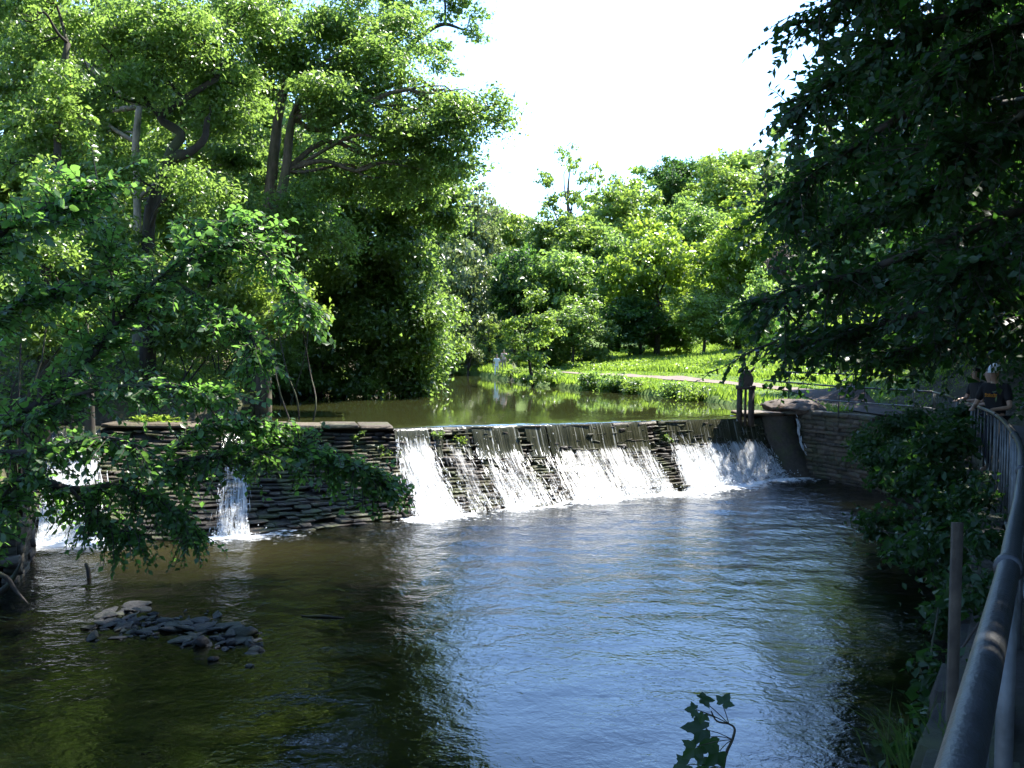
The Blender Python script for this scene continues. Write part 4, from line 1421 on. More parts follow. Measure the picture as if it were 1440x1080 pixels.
# --- far wood: every tree on its own, crowns share a few shapes
proto = {}
for key, (L, dens, lobs, cl) in {
    'round': (.42, .95, [((0, 0, .15), (.85, .85, .7)), ((-.4, .2, -.25), (.6, .6, .5)), ((.45, -.1, -.2), (.6, .6, .55)), ((.1, .3, .5), (.5, .5, .4)), ((-.3, -.4, .3), (.5, .5, .4)), ((0, -.4, -.5), (.6, .5, .4))], .55),
    'tall': (.42, .9, [((0, 0, .55), (.5, .5, .42)), ((-.3, 0, .15), (.55, .5, .4)), ((.35, .1, .05), (.55, .5, .4)), ((-.25, .1, -.4), (.6, .6, .4)), ((.3, -.2, -.45), (.6, .6, .4)), ((0, -.3, -.1), (.5, .5, .4))], .55),
    'dome': (.40, .95, [((-.5, 0, .05), (.5, .5, .5)), ((.5, 0, .1), (.5, .5, .5)), ((0, -.2, .45), (.55, .5, .5)), ((0, -.4, -.1), (.6, .5, .5)), ((-.4, -.2, -.5), (.5, .5, .4)), ((.45, -.2, -.5), (.5, .5, .4)), ((0, .3, .2), (.6, .5, .6))], .5),
    'sparse': (.36, .62, [((0, 0, .7), (.34, .34, .25)), ((-.45, 0, .35), (.36, .34, .2)), ((.5, 0, .3), (.42, .34, .18)), ((.1, 0, .05), (.34, .4, .22)), ((-.5, 0, -.3), (.4, .4, .22)), ((.4, -.1, -.5), (.45, .4, .25)), ((-.1, 0, -.65), (.45, .4, .25))], .32),
}.items():
    for var in range(2):
        bag = Bag(); R0 = 5.0
        more = [(c, np.array(rad) * .8) for c, rad in lobs]
        for c, rad in lobs:
            for _ in range(4):
                dv = unit(rng.normal(size=3) + np.array([0, 0, .15]))
                more.append((np.array(c) + dv * np.array(rad) * rng.uniform(.75, 1.05), np.array(rad) * rng.uniform(.28, .5) * np.array([1.1, 1.1, .75])))
        for c, rad in more:
            c = np.array(c) * R0 + rng.normal(0, .35, 3); rad = np.array(rad) * R0 * rng.uniform(.9, 1.1, 3)
            area = 4.2 * (rad[0] * rad[1] + rad[0] * rad[2] + rad[1] * rad[2])
            p, n, t, ll = lobe_leaves(c, rad, int(dens * area * 1.5 / (L * L * .65)), L, sd(), cl * 1.5, 45, .6)
            bag.add(*leaf_tris(p, n, t, ll, ll * .7))
        proto[key, var] = mesh('crown', np.vstack(bag.v), bag.f)
proto_mat = {}
FAR = [
    ('sparse', 'tall thin-leaved tree standing above the wood against the white sky', 800, 275, 46, 62, 106, L_LIGHT),
    ('tall', 'hazy grey-green tree just right of the big left tree top', 672, 325, 42, 62, 98, L_GREY),
    ('round', 'soft round tree in the dip of the skyline', 725, 345, 42, 48, 112, L_LIGHT),
    ('tall', 'grey-green willow-like tree above the bend of the pond', 650, 420, 48, 80, 86, L_GREY),
    ('round', 'mid-green tree with dark clumps behind the two walkers', 722, 410, 46, 62, 90, L_DEEP),
    ('round', 'pale rounded crown on the skyline right of the thin tall tree', 880, 300, 52, 52, 122, L_LIGHT),
    ('round', 'darker round crown poking up highest in the skyline middle', 948, 262, 34, 40, 132, L_DEEP),
    ('dome', 'feathery light crown on the skyline near the right trees', 1022, 275, 52, 46, 118, L_LIGHT),
    ('sparse', 'pale sparse crown where the skyline meets the shaded right trees', 1078, 262, 42, 42, 126, L_GREY),
    ('dome', 'yellow-green bushy tree in the middle of the meadow edge', 925, 395, 66, 76, 87, L_YEL),
    ('dome', 'large yellow-green dome-shaped tree left of the shaded right trees', 1040, 355, 66, 66, 84, L_YEL),
    ('round', 'bright green tree directly below the thin tall one', 812, 345, 52, 45, 102, L_LIGHT),
    ('round', 'green tree lower down, left of the yellow-green bushy tree', 800, 410, 56, 58, 89, L_SYC),
    ('dome', 'dark shrubby tree over the left end of the meadow', 805, 468, 54, 44, 83, L_DENSE),
    ('dome', 'dark undergrowth tree below the yellow-green bushy tree', 900, 455, 62, 42, 86, L_DEEP),
    ('round', 'light green shrub tree at the meadow edge below the dome-shaped tree', 990, 440, 46, 36, 82, L_LIGHT),
    ('dome', 'copper-purple flowering shrub beside the shaded right trees', 1096, 372, 22, 24, 74, L_COPPER),
    ('round', 'bright shrub at the water edge beside the trailing left boughs', 618, 470, 36, 56, 66, L_LIGHT),
    ('dome', 'small silvery bush at the far end of the pond', 657, 496, 20, 22, 82, L_GREY),
    ('sparse', 'drooping small tree beside the low dark wall', 688, 482, 28, 34, 84, L_LIGHT),
    ('dome', 'green bush half hidden by the shaded right boughs', 1065, 440, 42, 52, 68, L_SYC),
    ('round', 'fresh green crown between the skyline dome and the yellow-green trees', 975, 325, 48, 46, 106, L_SYC),
    ('tall', 'tree behind the shaded right boughs above the purple shrub', 1108, 310, 44, 74, 86, L_SYC),
    ('round', 'green crown low in the skyline dip behind the thin tall tree', 765, 355, 42, 46, 104, L_DENSE),
    ('tall', 'tree on the skyline behind the big left tree edge', 615, 350, 44, 72, 100, L_DENSE),
    ('round', 'crown seen through the gaps of the right-hand boughs', 1165, 290, 56, 62, 96, L_SYC),
    ('round', 'small crown filling the skyline right of the dark round one', 1000, 250, 30, 28, 140, L_LIGHT),
    ('dome', 'dark shrub under the dome-shaped tree at the head of the meadow', 1040, 450, 52, 40, 84, L_DENSE),
    ('dome', 'dark bush in the shade behind the two walkers', 712, 490, 30, 24, 92, L_DEEP),
    ('dome', 'dark bush under the trees left of the low dark wall', 640, 492, 36, 26, 94, L_DEEP),
    ('round', 'deep green tree filling the shade over the walkers', 695, 455, 40, 34, 97, L_DEEP),
    ('round', 'green tree low on the skyline between the yellow-green trees and the thin tall tree', 860, 370, 48, 56, 100, L_SYC),
    ('dome', 'leafy bush below the small round skyline tree, above the meadow', 950, 470, 44, 28, 90, L_SYC),
    ('dome', 'dark bush closing the gap right behind the low dark wall', 688, 487, 34, 34, 94, L_DEEP),
    ('dome', 'dark bush between the walkers and the meadow', 770, 492, 32, 24, 86, L_DEEP),
]
for n_, (key, lb, px, py, rx, ry, d, mat) in enumerate(FAR):
    c = P(px, py, d)
    ax, az_ = 1.12 * rx * d / F, 1.12 * ry * d / F
    z = hz(c[0], c[1])
    root = empty('far_tree' if ry > 40 else 'far_shrub', (c[0], c[1], min(z, c[2] - az_ * .7)), lb, 'tree' if ry > 40 else 'shrub', 'trees of the wood beyond the pond')
    me0 = proto[key, n_ % 2]
    if not me0.materials: me0.materials.append(mat)
    o = bpy.data.objects.new('crown', me0)
    COL.objects.link(o); o.parent = root
    o.material_slots[0].link = 'OBJECT'; o.material_slots[0].material = mat
    o.location = Vector(c) - root.location
    o.scale = (ax / 5.0, (ax + az_) / 10.0, az_ / 5.0)
    o.rotation_euler = (0, 0, [0, .5, -.5, 2.9, -2.8][n_ % 5] if key != 'sparse' else 0)
    h = c[2] - root.location.z
    tp = np.array([[0, 0, -.3], [.1, 0, h * .5], [-.1, 0, h], [.05, 0, h + az_ * .5]]) + np.array(root.location)
    part('trunk', *tube_arrays(tp, np.array([1.2, .9, .6, .2]) * (.55 if key == 'sparse' else 1) * (.018 * (h + az_) + .03), 8, 3, .05), BARK if key == 'sparse' else BARK_DARK, root, True)
    for q in range(5):
        e = Vector(c) + Vector((random.uniform(-.6, .6) * ax, random.uniform(-.4, .4) * ax, random.uniform(-.1, .6) * az_))
        part('limb', *tube_arrays(limb_path(tp[1] + (tp[2] - tp[1]) * random.random(), np.array(e), sd()), np.linspace(.12, .03, 5), 5, 2), BARK_DARK, root, True)
print('far wood done')

# --- trees beyond, one mass on the rising ground
bag = Bag()
k = np.random.default_rng(77)
for _ in range(170):
    x = k.uniform(-95, 110); y = k.uniform(118, 165)
    z = hz(x, y)
    hgt = k.uniform(7, 12) if -12 < x < 14 else k.uniform(9, 15)
    c = np.array([x, y, z + hgt * .62])
    rad = np.array([k.uniform(3.5, 5.5), k.uniform(3.5, 5), hgt * .45])
    if -16 < x < 12: rad[2] *= .5; c[2] = z + rad[2]
    p, n, t, ll = lobe_leaves(c, rad, 300, 1.15, sd(), 1.3, 30, .6)
    bag.add(*leaf_tris(p, n, t, ll, ll * .75))
o = link('wooded_hillside', mesh('wooded_hillside', np.vstack(bag.v), bag.f), L_DENSE, kind='stuff')
# wood up the left slope behind the nearer trees
bag = Bag()
for _ in range(300):
    y = k.uniform(40, 66); x = k.uniform(-34, -9.5 + (y - 40) * .10)
    z = hz(x, y)
    c = np.array([x, y, z + k.uniform(.5, 13)])
    if c[0] > -14 and c[2] < 7 and y < 52: continue
    p, n, t, ll = lobe_leaves(c, k.uniform(1.2, 3.0, 3) * np.array([1.2, 1.2, .8]), 260, .46, sd(), .75, 40, .6)
    bag.add(*leaf_tris(p, n, t, ll, ll * .7))
o = link('wooded_left_slope', mesh('wooded_left_slope', np.vstack(bag.v), bag.f), L_DENSE, kind='stuff')
bag = Bag()
for _ in range(190):
    y = k.uniform(-2, 50); x = float(np.interp(y, [-6, 1, 16, 30, 40, 50], [-1, .6, 7.6, 12.7, 15.2, 15])) + 5.2 + 16 * k.random() ** 1.5
    z = hz(x, y)
    c = np.array([x, y, z + k.uniform(.5, 7)])
    p, n, t, ll = lobe_leaves(c, k.uniform(1.6, 3.0, 3), 330, .42, sd(), .7, 40, .6)
    bag.add(*leaf_tris(p, n, t, ll, ll * .7))
o = link('wooded_right_slope', mesh('wooded_right_slope', np.vstack(bag.v), bag.f), L_DARK, kind='stuff')

# --- ground cover: meadow grass, tall herbs, ferns on the left
def blades(x, y, h, w, seed, lean=.35, segs=2):
    k_ = np.random.default_rng(seed)
    n_ = len(x)
    z = height(x, y)
    a = k_.uniform(0, 2 * math.pi, n_)
    s = np.stack([np.cos(a), np.sin(a), np.zeros(n_)], 1)
    d = np.stack([k_.normal(0, lean, n_), k_.normal(0, lean, n_), np.ones(n_)], 1)
    b = np.stack([x, y, z - .03], 1)
    V = np.stack([b - s * w[:, None] / 2, b + s * w[:, None] / 2, b + d * h[:, None]], 1).reshape(-1, 3)
    return V, np.arange(n_ * 3).reshape(-1, 3)


def scatter(n_, x0, x1, y0, y1, test, seed):
    k_ = np.random.default_rng(seed)
    x = k_.uniform(x0, x1, n_); y = k_.uniform(y0, y1, n_)
    m_ = test(x, y)
    return x[m_], y[m_]


dpond = lambda x, y: np.minimum(sdist(x, y, pond_poly), sdist(x, y, pool_poly))
dpath = lambda x, y: seg_dist(x, y, far_path)
gx, gy = scatter(230000, -13, 32, 35, 104, lambda x, y: (dpond(x, y) > .35) & (dpath(x, y) > .9) & (x > np.where(y > 72, -13, centre_x(y))) & (x < 8 + .45 * y), 5)
dp_, dq_ = dpond(gx, gy), dpath(gx, gy)
hh = np.where(dq_ < 3.2, .10, np.clip(.1 + (dp_ - 4) * .05, .12, .55)) * (1 + .6 * noise2(gx, gy, .8, 8))
hh = np.where((dp_ < 1.5), .28 * (1 + .5 * noise2(gx, gy, 1.5, 12)), hh).clip(.06, .9)
hh *= np.random.default_rng(2).uniform(.5, 1.25, len(gx))
bag = Bag().add(*blades(gx, gy, hh, .05 + .12 * hh + .0008 * gy, 6))
link('meadow_grass', mesh('meadow_grass', np.vstack(bag.v), bag.f), GRASS, kind='stuff')


def herb_leaves(x, y, h, L, n_per, seed):
    k_ = np.random.default_rng(seed)
    z = height(x, y)
    idx = np.repeat(np.arange(len(x)), n_per)
    c = np.stack([x[idx], y[idx], z[idx]], 1)
    c[:, :2] += k_.normal(0, .16, (len(idx), 2)); c[:, 2] += h[idx] * k_.random(len(idx)) ** .6
    n = unit(np.array([0, 0, .8]) + k_.normal(size=(len(idx), 3)) * .6)
    t = unit(np.cross(n, k_.normal(size=(len(idx), 3))))
    ll = L * k_.uniform(.6, 1.3, len(idx))
    return leaf_tris(c, n, t, ll, ll * .6)


gx, gy = scatter(9500, 2, 34, 52, 102, lambda x, y: (dpond(x, y) > 7) & (dpath(x, y) > 3.4) & (x > 1) & (x < 8 + .40 * y), 15)
bag = Bag().add(*herb_leaves(gx, gy, .15 + .28 * (noise2(gx, gy, .7, 4) + 1), .19, 7, 3))
link('meadow_weeds', mesh('meadow_weeds', np.vstack(bag.v), bag.f), GRASS, kind='stuff')
gx, gy = scatter(4500, -22, -8, 18, 50, lambda x, y: (dpond(x, y) > .3) & (x < -8), 18)
fm = noise2(gx, gy, .5, 6) > -.35
gx, gy = gx[fm], gy[fm]
bag = Bag().add(*herb_leaves(gx, gy, .25 + .3 * (noise2(gx, gy, .9, 4) + 1), .17, 9, 33))
link('bank_undergrowth', mesh('bank_undergrowth', np.vstack(bag.v), bag.f), L_DENSE, kind='stuff')


gx, gy = scatter(16000, 2, 34, 4, 40, lambda x, y: (x > np.interp(y, [1, 16, 30, 40], [.6, 7.6, 12.7, 15.2]) + 2.7) & (x < np.interp(y, [1, 16, 30, 40], [.6, 7.6, 12.7, 15.2]) + 9), 28)
bag = Bag().add(*herb_leaves(gx, gy, .25 + .35 * (noise2(gx, gy, .9, 14) + 1), .19, 6, 43))
link('slope_undergrowth', mesh('slope_undergrowth', np.vstack(bag.v), bag.f), L_DARK, kind='stuff')


def fern(label, px, py, d, r, h, n_fr, mat=L_FERN, name='fern', cat='fern', group=None, L=.09):
    c = P(px, py, d); z = hz(c[0], c[1])
    c[2] = z
    root = empty(name, c, label, cat, group)
    k_ = np.random.default_rng(sd())
    bag = Bag()
    for _ in range(n_fr):
        a = k_.uniform(0, 2 * math.pi); el = k_.uniform(.3, 1.2)
        b = c + np.array([k_.normal(0, r * .3), k_.normal(0, r * .3), 0])
        m_ = 9; tt = np.linspace(0, 1, m_)
        ln = r * k_.uniform(.7, 1.2)
        rach = b + np.stack([math.cos(a) * ln * tt, math.sin(a) * ln * tt, h * k_.uniform(.6, 1.2) * (1.7 * tt - 1.0 * tt ** 2)], 1)
        tg = unit(np.gradient(rach, axis=0)); sv = unit(np.cross(tg, np.array([0, 0, 1.0])))
        for sg in (-1, 1):
            cc_ = rach[1:] + sv[1:] * sg * (L * 1.1)
            t_ = unit(sv[1:] * sg + tg[1:] * .45)
            lens = L * 2.2 * (1.05 - tt[1:] ** 2 * .9)
            bag.add(*leaf_tris(cc_, unit(np.cross(tg[1:], sv[1:]) * -1 + k_.normal(0, .25, (m_ - 1, 3))), t_, lens, lens * .38))
    bag_part('frond_mass', bag, mat, root)
    return root


FG = 'ferns on the sunlit left bank'
for px, py, d, r, h, lb in ((300, 540, 31, 1.0, .55, 'largest bright fern clump on the left bank by the pond corner'),
                            (345, 545, 33, .8, .5, 'bright fern at the pond corner next to the dark hollow'),
                            (262, 530, 31, .8, .5, 'fern left of the largest bright clump'),
                            (322, 565, 29.5, .7, .45, 'bright fern lowest on the bank above the weir'),
                            (225, 540, 29, .7, .45, 'fern above the bare soil bank'),
                            (150, 535, 28.5, .7, .4, 'fern between the two sapling stems and the bare soil')):
    fern(lb, px, py, d, r, h, 60, group=FG)
SG = 'leafy clumps along the pond shore'
for px, py, d, r, h, lb, mt in ((820, 540, 56, 1.1, 1.0, 'leafy clump on the shore at the left of the row', L_SYC),
                                (852, 544, 54, .9, .9, 'second leafy clump along the shore', L_SYC),
                                (884, 546, 52, .8, .75, 'leafy clump just left of the red earth scar', L_LIGHT),
                                (948, 551, 48, .8, .8, 'leafy clump just right of the red earth scar', L_SYC),
                                (978, 555, 46, .7, .7, 'leafy clump on the shore before the stony point', L_LIGHT),
                                (726, 530, 72, .8, .6, 'leafy clump on the shore just right of the two walkers', L_LIGHT),
                                (770, 535, 62, .9, .7, 'leafy clump at the foot of the small waterside tree', L_SYC),
                                (605, 532, 70, 1.2, .9, 'reedy clump at the far left corner of the pond', L_LIGHT),
                                (640, 520, 84, 1.2, .7, 'low rounded clump at the far end of the pond', L_LIGHT)):
    c = P(px, py, d); z = hz(c[0], c[1])
    lbs = [(np.array([c[0] + k.normal(0, r * .5), c[1] + k.normal(0, r * .3), max(z, WZ) + h * .45]), (r * .7, r * .6, h * .5)) for _ in range(3)]
    shrub('shore_plant', lb, lbs, mt, .17, .9, .3, 'plant', SG, .5)
# the small tree on the water's edge in front of the meadow
a = G(748, 540, WZ + .2)
make_tree('waterside_tree', 'small light-leaved tree leaning over the pond edge in front of the meadow', 'tree',
          [(np.array([[a[0] + .1, a[1] + .4, WZ], P(746, 520, 61), P(742, 480, 61), P(748, 430, 61)]), np.array([.13, .1, .08, .03]))],
          lob((748, 425, 61, 22, 14), (765, 448, 61, 28, 11), (722, 455, 61, 20, 10), (745, 478, 61, 34, 12), (780, 470, 61, 18, 8), (742, 508, 60.5, 26, 16), (748, 530, 60, 22, 12), (720, 480, 61, 14, 8)),
          L_LIGHT, BARK_DARK, .24, .7, clump=.35)
# red earth scar
c = G(914, 552, WZ)
me = mesh('bare_earth', *lumpy_rock(5, 3))
smooth(me)
o = link('bare_earth', me, EARTH_RED, kind='structure'); o.location = (c[0], c[1] + .5, WZ + .15); o.scale = (1.5, 1.6, .8)
c = P(1105, 574, 36.5)
rv, rt = lumpy_rock(8, 5)
rv = rv + np.random.default_rng(9).normal(0, .004, rv.shape) + .035 * noise2(rv[:, 0] * 1.0, rv[:, 1], 11, 4)[:, None] * unit(rv)
me = mesh('earth_ramp', rv, rt)
o = link('earth_ramp', me, simple('trodden earth', (.05, .036, .028), .95, 0, 0, (.13, .10, .08), 6, .9), kind='structure')
o.location = (c[0] + .3, c[1] + .2, 1.95); o.scale = (3.4, 3.4, 1.5)
# green tuft growing on the weir face
p = face(np.array([lip_s(645)]), np.array([.22]), np.array([.1]))[0]
root = empty('weir_tuft', p, 'small bright green tuft growing on the weir face between cascades', 'plant')
pp, n, t, ll = lobe_leaves(p, (.16, .12, .2), 160, .08, sd(), .1, 30)
part('leaf_mass', *leaf_tris(pp, n, t, ll, ll * .5), L_FERN, root, kind='stuff')

TG = 'weeds rooted in the weir stones'
for lx, v_, sz, lb in ((540, .30, .30, 'green weed on the dark stones left of the bright mirrored cascade'), (500, .16, .24, 'weed just under the pale cap slab'),
                       (610, .14, .18, 'weed under the lip right of the bright mirrored cascade'), (420, .5, .26, 'weed on the dark stones below the hanging boughs'),
                       (270, .4, .3, 'weed on the stones left of the small leaf-screened cascade'), (930, .3, .16, 'weed on the dark stones between the two broad cascades')):
    p = face(np.array([lip_s(lx)]), np.array([v_]), np.array([.06]))[0]
    root = empty('weir_weed', p, lb, 'plant', TG)
    pp_, n, t, ll = lobe_leaves(p, (sz, .12, sz * .8), 170, .09, sd(), .12, 26)
    part('leaf_mass', *leaf_tris(pp_, n, t, ll, ll * .5), L_DENSE, root, kind='stuff')

# ------------------------------------------------------------------ sluice, walls, posts
sl = P(1048, 582, 34.8); sl[2] = WZ - .3
sluice = empty('sluice_gate', sl, 'dark timber sluice frame with an octagonal hood beside the weir', 'sluice gate')
sx = np.array([1., .05, 0])
def sbox(name, x0, x1, y0, y1, z0, z1, mat=WOOD_DK):
    V, Q = box_arrays((x0, y0, z0), (x1, y1, z1))
    return part(name, V + sl, Q, mat, sluice)


sbox('post', -.29, -.13, -.09, .09, 0, 1.28)
sbox('post', .12, .29, -.09, .09, 0, 1.28)
sbox('lifting_rod', -.035, .035, -.04, .04, 0, 1.30)
sbox('crossbeam', -.33, .32, -.12, .12, 1.283, 1.42)
oc = [(-.24, 0), (.20, 0), (.25, .17), (.24, .28), (.14, .46), (.10, .54), (-.08, .54), (-.11, .46), (-.24, .27)]
V = [(x, y_, z + 1.423) for y_ in (-.12, .12) for x, z in oc]
nO = len(oc)
bm = bmesh.new()
vs_ = [bm.verts.new(np.array(v) + sl - np.array(sluice.location)) for v in V]
bm.faces.new(vs_[:nO]); bm.faces.new(vs_[nO:][::-1])
for i_ in range(nO):
    bm.faces.new((vs_[i_], vs_[nO + i_], vs_[nO + (i_ + 1) % nO], vs_[(i_ + 1) % nO]))
bmesh.ops.recalc_face_normals(bm, faces=bm.faces[:])
bmesh.ops.bevel(bm, geom=bm.edges[:], offset=.012, segments=1, affect='EDGES')
me = bpy.data.meshes.new('hood'); bm.to_mesh(me); bm.free()
link('hood', me, WOOD_DK, sluice)
part('crank', *tube_arrays([sl + (.12, 0, 1.86), sl + (.2, -.02, 1.95), sl + (.30, -.02, 2.08)], [.03, .045, .02], 8, 2), WOOD_DK, sluice)

fw = P(668, 518, 86); fw[2] = hz(fw[0], fw[1])
root = empty('low_wall', fw, 'low dark wall end beside the drooping tree at the pond head', 'wall')
for k_ in range(5):
    for c_ in range(6):
        ln = .27
        V, Q = box_arrays((-.85 + c_ * ln + (k_ % 2) * .06, -.2, k_ * .15 - .02), (-.85 + (c_ + 1) * ln - .015 + (k_ % 2) * .06, .2, k_ * .15 + .125))
        part('stone', V + fw + (0, rng.uniform(-.02, .02), 0), Q, WOOD_DK, root)

# ------------------------------------------------------------------ railings
rl = empty('railing', (rail[6][0], rail[6][1], float(path_z(10)) - .1), 'long curving pipe railing along the embankment from the camera to the weir', 'railing')
inner = [P(1080, 537, 36), P(1200, 545, 33)]
part('top_rail', *tube_arrays(np.vstack([P(1328, 1160, 1.0), rail]), .027, 14, 6), PIPE, rl, True)
part('top_rail', *tube_arrays([rail[-1] - (0, 0, .0), P(1250, 547.5, 31.8), P(1180, 543.5, 33.5), P(1110, 538, 35.5), P(1075, 535, 37)], .03, 10, 4), PIPE, rl, True)
low_px = [(1446, 845, 7.0), (1432, 800, 8.5), (1418, 745, 10.2), (1407, 708, 12.6), (1393, 664, 14.8), (1369, 621, 17.6), (1340, 592, 25.0), (1312, 575, 30.0)]
low = np.array([P(*q) for q in low_px])
part('lower_rail', *tube_arrays(low, .024, 10, 5), PIPE_OLD, rl, True)
part('lower_rail', *tube_arrays([low[-1], P(1285, 571.5, 30.6), P(1240, 568.5, 32), P(1150, 562, 34)], .026, 10, 4), PIPE_OLD, rl, True)
dl = np.r_[0, np.cumsum(np.linalg.norm(np.diff(rail, axis=0), axis=1))]
bal_me = mesh('baluster', *tube_arrays([(0, 0, 0), (0, 0, -.5), (0, 0, -1)], .014, 7, 1))
smooth(bal_me); bal_me.materials.append(PIPE_OLD)
for s in np.arange(dl[4] + .3, dl[-1] - .05, .62):
    a = np.array([np.interp(s, dl, rail[:, c_]) for c_ in range(3)])
    zl_ = np.interp(a[1], low[:, 1], low[:, 2]) if a[1] > low[0][1] else a[2] - .95
    o = bpy.data.objects.new('baluster', bal_me)
    COL.objects.link(o); o.parent = rl
    o.location = Vector(a) - rl.location; o.scale = (1, 1, max(.3, a[2] - zl_))
for s in (.2, 1.7, 5.2, 9.2, 13.5, 18.0, 22.5, 27.0, dl[-1] - .02):
    a = np.array([np.interp(s, dl, rail[:, c_]) for c_ in range(3)])
    part('post', *tube_arrays([a - (0, 0, .0), a - (0, 0, .6), (a[0], a[1], a[2] - 1.25)], .024, 10, 1), PIPE_OLD, rl, True)
for s in (dl[1] + .02, 5.2, 9.2, 13.5):
    a = np.array([np.interp(s, dl, rail[:, c_]) for c_ in range(3)]); b = np.array([np.interp(s + .05, dl, rail[:, c_]) for c_ in range(3)])
    t_ = (b - a) / np.linalg.norm(b - a)
    part('collar', *tube_arrays([a - t_ * .028, a - t_ * .022, a + t_ * .022, a + t_ * .028], [.030, .036, .036, .030], 16, 1), PIPE, rl, True)
for q in ((1180, 543.5, 33.5), (1285, 549.5, 30.7)):
    a = P(*q); part('post', *tube_arrays([a, a - (0, 0, .5), a - (0, 0, 1.05)], .026, 8, 1), PIPE_OLD, rl, True)
r2 = empty('far_railing', P(1200, 560, 38.5), 'second straight railing on the far side of the path, half hidden by leaves', 'railing')
pp = [P(1095, 523, 41), P(1200, 526.5, 38.5), P(1297, 530.5, 36.5)]
part('top_rail', *tube_arrays(pp, .03, 8, 4), PIPE, r2, True)
for x, y, d in ((1292, 530.2, 36.6), (1200, 526.6, 38.5), (1110, 523.6, 40.7)):
    a = P(x, y, d); part('post', *tube_arrays([a, a - (0, 0, .5), a - (0, 0, 1.1)], .028, 8, 1), PIPE_OLD, r2, True)

# weathered timber standing against the near wall
a = P(1347, 735, 4.3); b = P(1354, 965, 4.15)
tp_ = empty('timber_post', (a[0], a[1], 0), 'weathered timber post standing against the dark embankment wall', 'post')
V, Q = box_arrays((-.024, -.012, 0), (.020, .012, a[2]))
V[:, :2] += np.array([a[0] - .0, a[1]])
V[V[:, 2] < .1, 2] = -.2
part('plank', V, Q, WOOD, tp_)

# ------------------------------------------------------------------ rocks, sticks
rock_me = []
for k_ in range(7):
    me = mesh('rock', *lumpy_rock(20 + k_, 2)); me.materials.append(ST_ROCK); rock_me.append(me)


def rock(px, py, w, h, label, group=None, lift=.2, rot=None):
    c = G(px, py, 0)
    d = proj(c)[2]
    o = bpy.data.objects.new('rock', rock_me[int(rng.integers(0, 7))])
    COL.objects.link(o)
    s = 1.35 * w * d / F
    hh_ = .95 * h * d / F
    o.location = (c[0], c[1], hh_ * lift * .6)
    o.scale = (s, s * rng.uniform(.7, 1.1), hh_ * 1.35)
    o.rotation_euler = (rng.normal(0, .15), rng.normal(0, .15), rng.uniform(0, 6.3) if rot is None else rot)
    return props(o, label, 'rock', group)


RG = 'rocks of the low heap in the pool'
rock(201, 850, 44, 11, 'long flat slab of rock lying behind the left part of the heap, toward the weir', RG, .15, .1)
rock(288, 884, 36, 20, 'biggest pale grey rock in the middle of the heap', RG, .3, .3)
rock(262, 878, 24, 14, 'dark flat rock touching the left of the biggest pale rock', RG, .3)
rock(343, 895, 34, 17, 'grey rock at the right end of the heap', RG, .3)
rock(283, 906, 26, 22, 'upright grey rock in front of the biggest pale rock', RG, .3)
rock(322, 906, 18, 18, 'rounded pale rock right of the upright grey rock', RG, .3)
rock(130, 899, 30, 15, 'lone dark rock at the left tip of the heap', RG, .3)
rock(124, 884, 24, 9, 'low flat rock close behind the lone rock at the left tip', RG, .3)
rock(362, 916, 20, 14, 'dark rock alone at the front right of the heap', RG, .2)
rock(302, 928, 20, 10, 'small dark rock nearest the camera below the heap', RG, .2)
k = np.random.default_rng(18)
bag = Bag()
for _ in range(190):
    u = k.random()
    c = G(135 + 230 * u, 872 + 26 * u + k.normal(0, 13), 0)
    v_, t_ = lumpy_rock(int(k.integers(20, 27)), 1)
    sc_ = k.uniform(.03, .11)
    a_ = k.uniform(0, 6.3)
    v_ = v_ * np.array([1.3, 1, .55]) * sc_ * 1.6
    v_ = np.stack([v_[:, 0] * math.cos(a_) - v_[:, 1] * math.sin(a_), v_[:, 0] * math.sin(a_) + v_[:, 1] * math.cos(a_), v_[:, 2]], 1)
    bag.add(v_ + c + (0, 0, k.uniform(-.02, .02)), t_)
link('gravel', mesh('gravel', np.vstack(bag.v), bag.f), ST_ROCK, kind='stuff')
k = np.random.default_rng(8)
for _ in range(84):
    u = k.random()
    px = 145 + 215 * u; py = 868 + 32 * u + k.normal(0, 10)
    rock(px, py, k.uniform(14, 38), k.uniform(4, 11), 'small dark wet rock packed among the heap in the pool', RG, .15)
def stick(name, label, pts, rad, mat=BARK_DARK, cat='stick'):
    root = empty(name, pts[0], label, cat)
    part('stem', *tube_arrays(pts, rad, 8, 3, .06), mat, root, True)
    return root


a = G(126, 812, 0)
stick('snag', 'short dark snag sticking up from the water below the far left cascade', [a - (0, 0, .2), a + (-.02, 0, .1), a + (-.07, 0, .27)], [.045, .04, .03], cat='snag')
a, b = G(424, 866, .01), G(484, 869, .01)
stick('driftwood', 'floating stick drifting in the dark water right of the rocks', [a, (a + b) / 2 + (0, 0, .015), b], [.01, .022, .01], BARK_DARK, 'driftwood')
stick('dead_branch', 'bare dead branch lying on the bank in the lower left corner', [P(-20, 846, 16), P(10, 825, 16), P(22, 806, 16), P(30, 790, 16)], [.06, .05, .035, .01], cat='branch')
stick('dead_branch', 'forked dead twig leaning over the water in the lower left corner', [P(-20, 800, 15.5), P(8, 812, 15.5), P(22, 830, 15.5), P(40, 850, 15.3)], [.05, .04, .03, .01], cat='branch')

